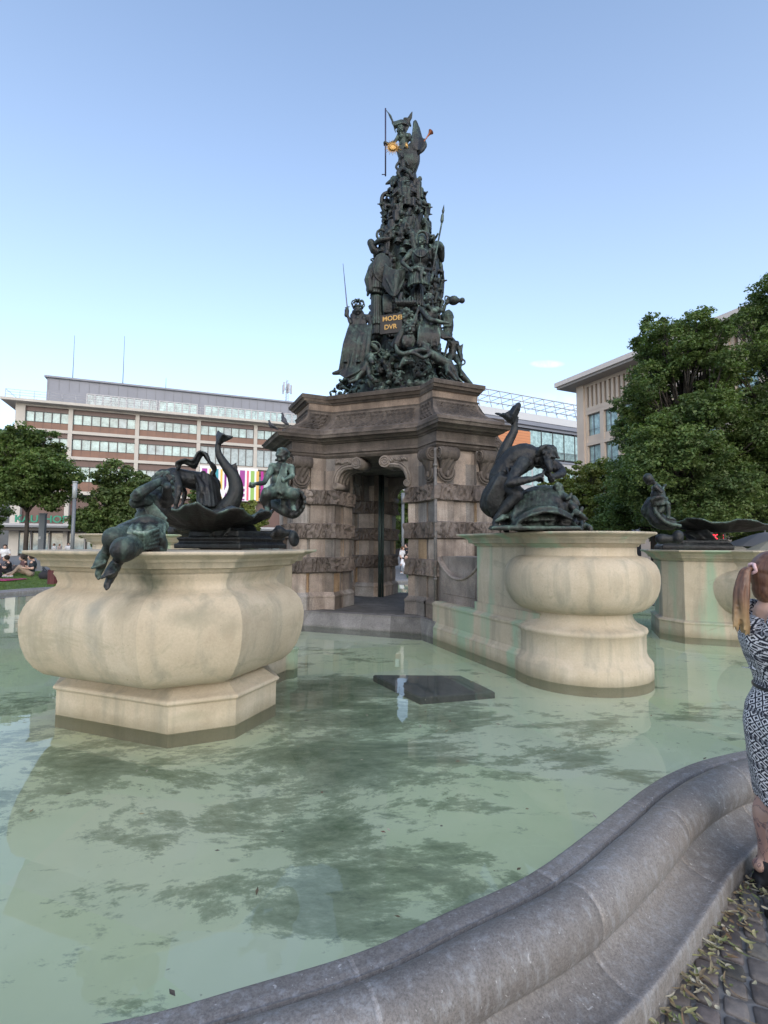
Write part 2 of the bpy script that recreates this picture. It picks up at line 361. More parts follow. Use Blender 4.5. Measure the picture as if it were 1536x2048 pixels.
gm.rings(rings,True,False)
tag(gm.build('ground',m),kind='structure')
# cobbles in the near corner
def cobbles():
    mb=MB(); r=random.Random(3)
    ux,uy=Vector((math.cos(R(58)),math.sin(R(58)),0)),Vector((-math.sin(R(58)),math.cos(R(58)),0))
    o=Vector((1.6,1.6,0)); k=0
    for i in range(-30,46):
        y=i*.088; x=-4.2+(i%2)*.06
        while x<4.2:
            L_=r.uniform(.08,.13); c=o+ux*(x+L_/2)+uy*y
            dd=(c.xy-Vector((CX,CY))).length; an=math.degrees(math.atan2(c.y-CY,c.x-CX)); rr=rim_r(an)
            if dd>rr+.40 and c.y<3.6 and -.6<c.x<4.0 and c.y>.2:
                hx,hy=L_/2-.006,.088/2-.006; rot=r.uniform(-.06,.06); z=r.uniform(.008,.02); tl=(r.uniform(-.05,.05),r.uniform(-.05,.05)); g=r.uniform(.6,1.25); g=(g*r.uniform(.97,1.08),g,g*r.uniform(.92,1.02))
                rings_=[]
                for (s,zz) in ((1,-.03),(1,.002),(.95,.009),(.86,.0125),(.4,.0135)):
                    rg=[]
                    for a in range(16):
                        th=2*PI*(a+.5)/16; cx_=abs(math.cos(th))**.30*(1 if math.cos(th)>0 else -1); sy_=abs(math.sin(th))**.30*(1 if math.sin(th)>0 else -1)
                        px=cx_*hx*s*(1+r.uniform(-.05,.05)); py=sy_*hy*s*(1+r.uniform(-.05,.05))
                        q=c+ux*(px*math.cos(rot)-py*math.sin(rot))+uy*(px*math.sin(rot)+py*math.cos(rot))
                        rg.append((q.x,q.y,zz+z-.012+(px*tl[0]+py*tl[1])*(zz>-.01)))
                    rings_.append(rg)
                mb.rings(rings_,True,True,0,g,True)
            x+=L_+.004
    return mb
m,t,b=newmat('basalt_cobble'); co=coords(t)
c=ramp(t,noise(t,12,6,.7,co),[(.3,(.085,.078,.072)),(.7,(.165,.15,.14))]); a=N(t,'Attribute',attribute_name='tint'); c=mix(t,1,c,a.outputs['Color'],'MULTIPLY')
t.links.new(c,b.inputs['Base Color']); b.inputs['Roughness'].default_value=.6; bump(t,b,noise(t,60,6,.7,co),.5,.006)
tag(cobbles().build('cobble_paving',m,col=True),kind='structure')
m,t,b=newmat('joint_soil'); c=ramp(t,noise(t,9,6,.7,coords(t)),[(.35,(.035,.03,.022)),(.6,(.05,.055,.025)),(.8,(.09,.08,.05))]); t.links.new(c,b.inputs['Base Color']); b.inputs['Roughness'].default_value=1
js=MB(); js.add([(-.6,.2,.004),(4,.2,.004),(4,3.6,.004),(2.3,3.6,.004),(2.9,3.1,.004),(1.2,1.6,.004),(.3,1.2,.004),(-.6,1.0,.004)],[(0,1,2,3,4,5,6,7)])
tag(js.build('paving_joints',m),kind='structure')
# leaf litter: linden bracts and leaves blown against the rim
def litter():
    mb=MB(); r=random.Random(11)
    def leaf(p,az,L_,W_,curl,c,lift=0,side=0):
        d=Vector((math.cos(az),math.sin(az),0)); s=Vector((-d.y,d.x,0)); tilt=r.uniform(-.25,.35)
        rs=[]
        for k in range(7):
            u=k/6; w_=W_*math.sin(PI*min(1,u*.93+.05))**.7; x=(u-.5)*L_
            h=.004+lift+abs(curl)*(2*u-1)**2*L_+tilt*x*.6
            cc=p+d*x+s*(side*math.sin(u*PI)*L_)
            rs.append([tuple(cc+s*(-w_)+Vector((0,0,max(.003,h+w_*.3)))),tuple(cc+Vector((0,0,max(.002,h)))),tuple(cc+s*w_+Vector((0,0,max(.003,h+w_*.5))))])
        mb.rings(rs,False,False,0,c,True)
    pal=[(.36,.33,.17),(.30,.29,.12),(.42,.39,.25),(.20,.13,.07),(.32,.26,.15),(.17,.20,.07),(.45,.41,.30),(.24,.18,.10)]
    edge=[(p+n*.44,a,n) for p,n,a in zip(path,pn,angs) if -104<a<-70]
    for _ in range(1500):
        p,a,n=r.choice(edge); dist=abs(r.gauss(0,.06)) if r.random()<.86 else r.uniform(0,.9)
        hot=1 if dist<.2 else 0
        if -95<a<-80 or r.random()<.45:
            q=p+n*(dist+.01); leaf(Vector((q.x,q.y,.012+r.uniform(0,.03)*hot)),r.uniform(0,6.28),r.choice((r.uniform(.012,.03),r.uniform(.02,.045),r.uniform(.035,.07))),r.uniform(.003,.009),r.uniform(-.1,.25),r.choice(pal),0,r.uniform(-.15,.15))
    return mb
m,t,b=newmat('dry_leaf'); a=N(t,'Attribute',attribute_name='tint'); c=mix(t,1,a.outputs['Color'],ramp(t,noise(t,60,4,.6,coords(t)),[(.3,.65),(.7,1.15)]),'MULTIPLY'); t.links.new(c,b.inputs['Base Color']); b.inputs['Roughness'].default_value=.7
tag(litter().build('leaf_litter',m,col=True),'pale dry linden bracts and leaves heaped along the foot of the rim','leaf litter',kind='stuff')
# bits floating on the water
fb=MB(); r=random.Random(5)
for _ in range(150):
    x,y=r.uniform(-2.2,3.2),r.uniform(1.5,7.2)
    an=math.degrees(math.atan2(y-CY,x-CX)); 
    if math.hypot(x-CX,y-CY)>rim_r(an)-.05: continue
    a=r.uniform(0,3.14); l=r.uniform(.006,.03); w_=r.uniform(.003,.009); dx,dy=math.cos(a)*l,math.sin(a)*l
    c=r.choice([(.20,.09,.05),(.12,.09,.05),(.3,.25,.12),(.1,.08,.06),(.42,.38,.28)])
    fb.add([(x-dx,y-dy,.2535),(x+dy*w_/l,y-dx*w_/l,.2545),(x+dx,y+dy,.2535),(x-dy*w_/l,y+dx*w_/l,.2545)],[(0,1,2,3)],0,c)
tag(fb.build('floating_leaves',m,col=True),'small brown leaves and twigs floating on the green water','leaves',kind='stuff')
# leaves lying on the granite ledge of the rim
# sunken cover slab
mslab=plain('wet_slab',(.10,.10,.11),.6,0,.25,5)
pts=[(-.11,5.63),(.35,4.82),(1.10,5.03),(.86,5.62)]; sb=MB(); sb.rings([[(x,y,.10) for x,y in pts],[(x,y,.205) for x,y in pts],[(CX*0+x*.97+.015,y*.985+.08,.218) for x,y in pts]])
tag(sb.build('cover_slab',mslab),'dark flat cover slab lying just under the water before the arch','slab')
# ================================================ PAVILION
nz=mnoise.noise
def subdiv(poly,step,closed=True):
    out=[];n=len(poly)
    for i in range(n if closed else n-1):
        a=Vector(poly[i]).to_2d(); b=Vector(poly[(i+1)%n]).to_2d(); k=max(1,int(round((b-a).length/step)))
        for j in range(k): out.append((a+(b-a)*j/k,i))
    return out
def offs(poly):     # outward normals per vertex of a ccw list of Vectors
    n=len(poly); o=[]
    for i in range(n):
        a,b,c=poly[i-1],poly[i],poly[(i+1)%n]; d1=(b-a).normalized(); d2=(c-b).normalized()
        n1=Vector((d1.y,-d1.x)); n2=Vector((d2.y,-d2.x)); m_=(n1+n2)
        if m_.length<1e-4: o.append(n1); continue
        m_.normalize(); o.append(m_/max(.5,m_.dot(n1)))
    return o
h45=math.sqrt(.5)
half=[(2.40,.22),(2.40,.55),(2.14,.55),(2.14,.505),(2.085,.505),(2.085,.55),(1.80,.55),(1.80-.13,.55+.13),(1.67-.20,.68-.20),(1.47+.02,.48-.02-.0),(1.67-.52,.68-.52)]
half=[(2.33,.22)]+half[:9]+[(1.67-.22+.035,.68-.22-.035),(1.67-.27+.035,.68-.27-.035),(1.67-.27,.68-.27),(1.67-.55,.68-.55)]
pier_poly=[(x,-y) for x,y in reversed(half)]+half
pier_poly=[p for p in pier_poly]
# reversed so that the list runs counter-clockwise: outer face first
area=sum(pier_poly[i-1][0]*pier_poly[i][1]-pier_poly[i][0]*pier_poly[i-1][1] for i in range(len(pier_poly)))
if area<0: pier_poly=pier_poly[::-1]
def worm(s,z,seed):
    w=nz(Vector((s*5+seed,z*2.5,seed)))*.5
    a=abs(nz(Vector((s*17+w*3,z*7+w*4,seed*1.7))))
    b_=nz(Vector((s*30,z*16,seed+9)))
    return min(1,a*3.0)*.8+b_*.25
def build_pier(parent):
    sd_=subdiv(pier_poly,.021); P=[p for p,_ in sd_]; S=[i for _,i in sd_]; O=offs(P); n=len(P)
    arc=[0]
    for i in range(1,n): arc.append(arc[-1]+(P[i]-P[i-1]).length)
    # levels: z, offset, kind
    lv=[(.43,.045,0),(.70,.045,0),(.715,.055,0),(.74,.055,0),(.775,.02,0),(.80,.0,0)]
    cr=[(.80,1.14,0),(1.14,1.43,1),(1.43,1.75,0),(1.75,2.04,1),(2.04,2.36,0),(2.36,2.65,1),(2.65,3.0,0),(3.0,3.25,0)]
    rows=[(z,o,0,-1,0) for z,o,_ in lv]
    for ci,(z0,z1,k) in enumerate(cr):
        st=.020 if k else .08; q=max(2,int((z1-z0)/st))
        for j in range(q+1):
            z=z0+(z1-z0)*j/q
            if j==0: z+=.004
            if j==q: z-=.004
            e=min(j,q-j)
            rows.append((z,(.022 if e else .0) if k else (-.004 if e==0 else 0),k,ci,e))
    rings_=[]
    for z,o,k,ci,e in rows:
        r_=[]
        for i in range(n):
            d=o
            if k and e: d+=.066*worm(arc[i],z,ci*3.1)
            elif ci>=0 and not k: d+=.0025*nz(Vector((P[i].x*8,P[i].y*8,z*8)))
            q=P[i]+O[i]*d; r_.append((q.x,q.y,z))
        rings_.append(r_)
    r=random.Random(2); tint={}
    def cf(i,j):
        ci=rows[min(i+1,len(rows)-1)][3]; key=(ci,S[j])
        if ci>=0 and ci%2==0:    # plain courses: split long faces into different stones
            key=(ci,S[j],int(arc[j]/.24)) if S[j]%3 else key
        if key not in tint:
            k=r.random(); base=r.uniform(.72,1.35)
            if ci in(1,3,5): tint[key]=(base*.62,base*.60,base*.60)
            elif k<.07 and ci>=0: tint[key]=(1.75,1.42,1.0)
            elif k<.40: tint[key]=(1.25*base,1.2*base,1.15*base)
            elif k<.62: tint[key]=(base*.88,base*.93,base*.97)
            else: tint[key]=(base*.98,base*.95,base*.92)
        return tint[key]
    mb=MB(); mb.rings(rings_,True,True,0,1.0,False,None,cf)
    return mb.build('pier',M['old'],parent,col=True)
def spiral(mb,c,ax,r0,r1,turns,rad,start=0,sgn=1,h=0,n=26,up=Vector((0,0,1))):
    ax=Vector(ax).normalized(); a=up; b_=ax.cross(a); pts=[]; rr=[]
    for k in range(n*turns+1):
        u=k/(n*turns); r_=r0+(r1-r0)*u; th=start+sgn*u*turns*2*PI
        pts.append(Vector(c)+(a*math.cos(th)+b_*math.sin(th))*r_+ax*h); rr.append(rad*(1-.45*u))
    mb.tube(pts,rr,6)
def cyl(mb,c,ax,r,l,n=24,c_=1.0):
    ax=Vector(ax).normalized(); c=Vector(c); mb.tube([c-ax*l/2,c+ax*l/2],r,n,0,c_)
def build_console(parent):
    """scroll console; local +x is outward from the wall, z=0 is its top"""
    mb=MB(); w_=.155; nseg=22; prof=[]
    # drum with ribs
    for k in range(nseg+1):
        y=-w_+2*w_*k/nseg; rib=.012*abs(math.sin(k*PI/nseg*4.0))
        prof.append((y,rib))
    ring=[]
    for y,rb_ in prof:
        rg=[]
        for a in range(20):
            th=2*PI*a/20; r_=.105+rb_+.004*nz(Vector((a,y*20,1)))
            rg.append((.085+r_*math.cos(th),y,-.125+r_*math.sin(th)))
        ring.append(rg)
    mb.rings(ring[::-1],True,True,0,.8,True)
    for s in (-1,1):
        spiral(mb,(.085,s*w_,-.125),(0,s,0),.092,.02,2,.014,.3,s,.008)
    # tapering tongue with leaf ribs
    rs_=[]
    for k in range(15):
        u=k/14; z=-.17-.33*u; wd=.135-.055*u**1.4; dp=.13*(1-u)**1.3+.045
        rs_.append([(x_ if False else (dp*(1-.25*abs(q)**2)+.012*math.cos(q*9+k*.8)) ,q*wd,z) for q in [i/8 for i in range(-8,9)]]+[(-.01,wd,z),(-.01,-wd,z)])
    mb.rings(rs_[::-1],True,True,0,.85,True)
    # hanging loop
    pts=[]
    for k in range(17):
        th=-PI/2+(k-8)/8*1.45; pts.append((.05,.115*math.cos(th)*1.0,-.40+.115*math.sin(th)))
    pts=[(.05,-.115,-.36)]+pts+[(.05,.115,-.36)]; mb.tube(pts,.024,8)
    pts=[]
    for k in range(17):
        th=-PI/2+(k-8)/8*1.45; pts.append((.045,.155*math.cos(th),-.41+.15*math.sin(th)))
    mb.tube(pts,.014,6)
    for s in(-1,1): mb.box((-.01,s*.13-.03,-.42),(.045,s*.13+.03,-.37),0,.9)
    mb.tube([(.06,0,-.40),(.075,0,-.47),(.05,0,-.51)],[.035,.03,.008],8)
    return mb.build('console',M['cornice'],parent,col=True)
pav=empty('fountain_pavilion','brown sandstone gateway pavilion with scroll consoles carrying the bronze pyramid','pavilion',(CX,CY,0),AL)
pier0=build_pier(pav)
cons=build_console(pier0)
spots=[((2.405,-.385,3.235),0),((2.405,.385,3.235),0),((2.262,.55,3.235),PI/2),((2.262,-.55,3.235),-PI/2)]
for i,(l,a) in enumerate(spots):
    c=cons
    if i: c=cons.copy(); COL.objects.link(c); c.parent=pier0
    c.location=l; c.rotation_euler=(0,0,a)
piers=[pier0]
for k in (1,2,3):
    p=pier0.copy(); COL.objects.link(p); p.parent=pav; p.rotation_euler=(0,0,k*PI/2); piers.append(p)
    for ch in list(pier0.children):
        d=ch.copy(); COL.objects.link(d); d.parent=p
def cross(Rr,b,c):
    arm=[(Rr,-b),(Rr,b),(c,b),(b,c),(b,Rr)]
    out=[]
    for k in range(4):
        ca,sa=[(1,0),(0,1),(-1,0),(0,-1)][k]
        for x,y in [(Rr,-b),(Rr,b),(c,b),(b,c)]: out.append((x*ca-y*sa,x*sa+y*ca))
    return out
def cross_loft(name,levels,mat,step=.12,disp=None,tintf=None,smooth=False):
    mb=MB(); base=[cross(*l[1:4]) for l in levels]
    ref=base[0]; ks=[max(1,int((Vector(ref[(i+1)%16])-Vector(ref[i])).length/step)) for i in range(16)]
    rings_=[];arc=[]
    for li,pl in enumerate(base):
        rg=[]; s=0; ar=[]
        for i in range(16):
            a=Vector(pl[i]); b_=Vector(pl[(i+1)%16]); nn=(b_-a).normalized(); nn=Vector((nn.y,-nn.x)); L_=(b_-a).length
            for j in range(ks[i]):
                u=j/ks[i]; p=a+(b_-a)*u; z=levels[li][0]
                d=disp(i,u,L_,z,li) if disp else 0
                if j: p=p+nn*d
                rg.append((p.x,p.y,z)); ar.append((i,u))
        rings_.append(rg); arc=ar
    def cf(i,j):
        return tintf(i,arc[j]) if tintf else 1.0
    mb.rings(rings_,True,True,0,1.0,smooth,None,cf)
    return mb.build(name,mat,pav,col=True)
r9=random.Random(9); tt=[[r9.uniform(.75,1.3) for _ in range(12)] for _ in range(16)]
def ctint(i,iu): return tt[iu[0]][int(iu[1]*2.99)]
lv=[(3.22,2.40,.55,1.80),(3.26,2.45,.58,1.83),(3.262,2.45,.58,1.83),(3.30,2.45,.58,1.83),(3.302,2.50,.60,1.86),(3.34,2.50,.60,1.86),(3.345,2.44,.57,1.82)]
lv+=[(3.345+.135*k/3,2.44,.57,1.82) for k in (1,2,3)]
lv+=[(3.485,2.48,.59,1.85),(3.505,2.51,.60,1.87),(3.51,2.58,.63,1.91),(3.53,2.61,.645,1.93),(3.55,2.66,.67,1.97),(3.555,2.71,.69,2.01),(3.60,2.73,.70,2.02),(3.605,2.75,.71,2.03),(3.625,2.75,.71,2.03),(3.64,2.62,.66,1.97),(3.66,2.60,.65,1.96),(3.70,2.60,.65,1.96),(3.72,2.55,.63,1.93)]
def cd_(i,u,L_,z,li):
    return .004*nz(Vector((i*3+u*L_*7,z*9,2)))
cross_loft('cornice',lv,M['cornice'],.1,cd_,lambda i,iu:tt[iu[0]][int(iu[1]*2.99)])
# carved flaring attic
fl=[]
NL=26
for k in range(NL+1):
    u=k/NL; z=3.72+.38*u; q=(1-u)**2.1
    fl.append((z,2.13+.42*q,.455+.17*q,1.66+.27*q))
def fdisp(i,u,L_,z,li):
    m_=min(u*L_,(1-u)*L_); v=(z-3.72)/.38
    if m_<.09 or v<.1 or v>.92: return 0.0
    s=u*L_; row=int(v*5.0); fv=v*5.0-row; fs=((s/.105)+(row%2)*.5)%1.0-.5
    g=math.sqrt(max(0,1-(fs*2)**2)); scale=max(0,1-abs(fv-.5)*1.2)*g
    return -.006+.042*scale+.010*nz(Vector((s*30,z*30,i)))
def ftint(i,iu):
    a,u=iu; 
    return .75 if (i>2 and i<NL-2 and .06<u<.94) else 1.1
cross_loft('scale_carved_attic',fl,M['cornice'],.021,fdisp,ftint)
lv=[(4.102,2.13,.455,1.66),(4.13,2.15,.46,1.67),(4.135,2.11,.45,1.65),(4.25,2.11,.45,1.65),(4.255,2.14,.465,1.67),(4.285,2.17,.475,1.69),(4.29,2.20,.48,1.72),(4.33,2.23,.50,1.76),(4.335,2.26,.51,1.79),(4.395,2.27,.515,1.80),(4.41,2.25,.505,1.79)]
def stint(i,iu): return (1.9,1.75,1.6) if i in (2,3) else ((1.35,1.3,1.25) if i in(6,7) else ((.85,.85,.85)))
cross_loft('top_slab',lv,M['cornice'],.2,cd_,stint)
# floor and kerb
lv=[(-.10,2.70,.72,2.22),(.28,2.70,.72,2.22),(.33,2.68,.71,2.20),(.42,2.63,.69,2.14),(.45,2.60,.68,2.12),(.485,2.60,.68,2.12),(.49,2.58,.67,2.1)]
r9=random.Random(4); t2=[[r9.uniform(.7,1.3) for _ in range(12)] for _ in range(16)]
k_=cross_loft('plinth_kerb',lv,M['kerb'],.5,None,lambda i,iu:t2[iu[0]][int(iu[1]*2.99)])
mb=MB(); mb.prism([(x*.985,y*.985) for x,y in cross(2.5,.6,2.0)],.40,.497,0,.62); mb.build('floor',M['kerb'],pav,col=True)
# arch brackets
def build_bracket():
    mb=MB(); D=.50
    pl=[(-.12,2.66),(.0,2.66),(.015,2.76),(.035,2.86),(.08,2.95),(.15,3.01),(.24,3.04),(.34,3.045),(.42,3.02),(.47,3.05),(.47,3.23),(-.12,3.23)]
    f=[(x,0,z) for x,z in pl]; bk=[(x,-D,z) for x,z in pl]
    mb.rings([f,bk],True,True,0,.9)
    # stepped soffit ribs running inward
    for dd in (0.0,.14,.28,.42):
        arc_=[(.02,2.74),(.04,2.86),(.085,2.955),(.155,3.015),(.25,3.04),(.35,3.035)]
        mb.tube([(x-.0,-dd-.02,z-.004) for x,z in arc_],.028,8,0,1.0)
    # raised fillet along the front
    for o,rd in ((.0,.022),(-.05,.012)):
        arc_=[(.0+o,2.70),(.018+o,2.86),(.07+o,2.97+abs(o)*.3),(.15+o*.4,3.035-o*.8),(.26,3.06-o),(.34,3.06-o)]
        mb.tube([(x,.012,z) for x,z in arc_],rd,8,0,1.1)
    cyl(mb,(.43,-.22,3.115),(0,1,0),.105,.50,28,1.0); cyl(mb,(.02,-.22,2.715),(0,1,0),.062,.50,20,1.0)
    spiral(mb,(.43,.03,3.115),(0,1,0),.095,.018,2,.017,2.2,-1,.004)
    spiral(mb,(.02,.03,2.715),(0,1,0),.055,.012,2,.011,0,1,.004)
    # leaf sprays in the spandrel
    r=random.Random(1)
    for k in range(9):
        x=.02+.035*k; z=3.135+.012*math.sin(k*1.3); a=.5+.15*k
        mb.tube([(x,.01,z-.03),(x+.02,.035,z),(x+.05,.02,z+.035)],[.012,.022,.006],6,0,1.05)
    return mb
b0=None
for k in range(4):
    for s in (1,-1):
        mb_M=None
        ang=PI/4+k*PI/2
        # frame of the arch face: outward normal, tangent; opening half width .79 at distance 1.66
        nrm=Vector((math.cos(ang),math.sin(ang),0)); tan=Vector((-math.sin(ang),math.cos(ang),0))
        org=nrm*(1.67+.68)*h45+tan*(s*-(1.67-.68)*h45)
        if k==0:
            mb_=build_bracket()
            if s==-1:
                mb_.v=[(x,y,z) for x,y,z in mb_.v]
                mb_.v=[(-x,y,z) for x,y,z in mb_.v]; mb_.f=[f[::-1] for f in mb_.f]
            me=mb_.mesh('arch_bracket',True); me.materials.append(M['old'])
            if s==1: meR=me
            else: meL=me
        o=bpy.data.objects.new('arch_bracket',meR if s==1 else meL); COL.objects.link(o); o.parent=pav
        o.matrix_local=Matrix.Translation(org-nrm*.01)@Matrix(((tan.x,nrm.x,0,0),(tan.y,nrm.y,0,0),(0,0,1,0),(0,0,0,1)))
# drain pipes
M['pipe']=plain('pipe_paint',(.035,.055,.05),.45,.3,.3,20)
M['pipeg']=plain('weathered_pipe',(.14,.13,.12),.6,.2,.3,20)
mb=MB(); mb.tube([(2.10,.0+.61,.5),(2.10,.61,3.2)],.028,10); 
P=Vector((2.435,-.585,0)); mb=MB(); mb.tube([P+Vector((0,0,.42)),P+Vector((0,0,3.2))],.027,10)
for z in (1.1,2.0,2.9): mb.tube([P+Vector((0,0,z)),P+Vector((0,0,z+.04))],.036,10)
mb.build('drain_pipe',M['pipeg'],pav)
g=Vector((-.085-CX,11.2-CY,0)); g.rotate(Matrix.Rotation(-AL,3,'Z'))
mb=MB(); mb.tube([g+Vector((0,0,.49)),g+Vector((0,0,3.3))],.040,12); 
mb.tube([g+Vector((.05,.05,.49)),g+Vector((.05,.05,3.3))],.022,12); mb.build('drain_pipe',M['pipe'],pav)
# ================================================ BASINS
def facet(mb,rings_,m=0,c=1.0,smooth=True):
    n=len(rings_[0])
    for j in range(n):
        mb.rings([[r[j],r[(j+1)%n]] for r in rings_],False,False,m,c,smooth)
def octo(ha,hb,ch,t=0,cx=0,cy=0):
    ha+=t;hb+=t;ch+=t*.586
    return [(cx+x,cy+y) for x,y in [(ha,-hb+ch),(ha,hb-ch),(ha-ch,hb),(-ha+ch,hb),(-ha,hb-ch),(-ha,-hb+ch),(-ha+ch,-hb),(ha-ch,-hb)]]
MOLD=[(0,.0),(.02,.0),(.022,.02),(.040,.028),(.052,.045),(.055,.075),(.058,.085),(.10,.09),(.103,.108),(.114,.11),(.124,.125),(.140,.16),(.150,.185),(.156,.20),(.172,.205),(.178,.198)]   # (dz, t)
def cap(mb,ring,flip=False,m=0,c=1.0):
    mb.add(ring,[tuple(range(len(ring)))[::-1] if flip else tuple(range(len(ring)))],m,c)
def stadium(x0,xc,hb,r,t,n=40):
    hb_=hb+t; r_=r+t; x0_=x0-t; a0=math.asin(min(.999,hb_/r_)) ; pts=[(x0_,hb_),(x0_,-hb_)]
    pts=[]
    for k in range(n+1):
        a=-PI+a0+ (2*PI-2*a0)*k/n; pts.append((xc+r_*math.cos(a),r_*math.sin(a)))
    return [(x0_,hb_)][::-1]+[(x0_,-hb_)]+pts
def round_basin(parent):
    xc=4.92; x0=3.65
    mb=MB(); up=lambda P,z:[(x,y,z) for x,y in P]
    # stepped drum under the bowl + wing plinth
    lv=[(-.12,.745),(.39,.745),(.41,.735),(.44,.705),(.475,.69),(.49,.68),(.70,.68),(.715,.695),(.735,.70),(.755,.695),(.77,.67),(.79,.62),(.83,.575),(.88,.55),(.925,.548),(.94,.55)]
    mb.lathe([(r,z) for z,r in lv],72,(xc,0)); mb.build('stepped_foot',M['sand'],parent,smooth=False) if False else mb.build('stepped_foot',M['sand'],parent)
    mb=MB()
    # wing plinth, two steps, joined to the drum
    def tap(x0,x1,h0,h1,z0,z1): mb.rings([up([(x0,-h0),(x1,-h1),(x1,h1),(x0,h0)],z0),up([(x0,-h0),(x1,-h1),(x1,h1),(x0,h0)],z1)],True,True)
    tap(2.62,xc,.66,.70,-.12,.41)
    mb.rings([up([(2.62,-.66-t),(xc,-.70-t),(xc,.70+t),(2.62,.66+t)],z) for z,t in ((.412,0),(.44,-.03),(.475,-.045),(.48,-.05))],True,True)
    mb.rings([up([(2.5,-.60-t),(xc,-.645-t),(xc,.645+t),(2.5,.60+t)],z) for z,t in ((.47,0),(.73,0),(.735,.012),(.76,.012),(.775,-.02),(.79,-.045))],True,True)
    mb.rings([up([(x0,-.54),(xc,-.54),(xc,.54),(x0,.54)],z) for z in (.78,1.64)],True,True)
    mb.rings([up([(x0-.03,-.565),(xc,-.565),(xc,.565),(x0-.03,.565)],z) for z in (.78,.90)],True,True)
    mb.build('wing_wall',M['sandg'],parent)
    # low curved link wall in old stone
    mb=MB(); n=22; s=[]
    for k in range(n+1):
        u=k/n; x=2.42+(x0+.01-2.42)*u; dip=1.47-.30*math.sin(PI*u)**.8
        s.append((x,dip))
    for i in range(n):
        (xa,za),(xb,zb)=s[i],s[i+1]
        for z0,z1,za_,zb_,h in ((.78,0,za,zb,.47),):
            mb.rings([[(xa,-h,.78),(xa,h,.78),(xa,h,za_),(xa,-h,za_)],[(xb,-h,.78),(xb,h,.78),(xb,h,zb_),(xb,-h,zb_)]],True,True,0,1.2)
    mb.rings([[(2.42,-.40,1.0),(2.42,.40,1.0),(2.42,.40,1.48),(2.42,-.40,1.48)],[(x0,-.40,1.0),(x0,.40,1.0),(x0,.40,1.48),(x0,-.40,1.48)]],True,True,0,1.15)
    for sgn in(-1,1):
        mb.tube([(x,sgn*.475,z-.015) for x,z in s],.022,6,0,1.25)
        mb.tube([(2.62,sgn*.472,1.12),(2.62,sgn*.472,.92),(3.5,sgn*.472,.92),(3.5,sgn*.472,1.12)],.008,5,0,1.1)
    lk=mb.build('link_wall',M['old'],parent,col=True)
    mb=MB(); bp=[(.548,.93),(.60,.935),(.66,.955),(.715,.99),(.765,1.045),(.80,1.11),(.822,1.18),(.833,1.26),(.832,1.33),(.82,1.39),(.795,1.445),(.755,1.49),(.71,1.52),(.665,1.535),(.64,1.54),(.622,1.545),(.615,1.552),(.61,1.57),(.61,1.63)]
    mb.lathe(bp,96,(xc,0)); mb.build('bowl',M['sand'],parent)
    mb=MB(); rs_=[up(stadium(x0,xc,.54,.61,t),1.623+dz) for dz,t in MOLD]
    facet(mb,rs_,0,1.0,True); cap(mb,rs_[-1]); cap(mb,rs_[0],True)
    mb.build('rim_slab',M['sandg'],parent)
rf=empty('round_basin','cream sandstone round bowl on a stepped drum right of the arch, under the crouching satyr','fountain basin',(CX,CY,0),AL-R(1.5),'round basins joined to the pavilion')
round_basin(rf)
lb=copy_tree(rf,None,(CX,CY,0),AL-PI/2); lb['label']='cream round basin half hidden behind the left octagonal bowl, under the bending nymph'
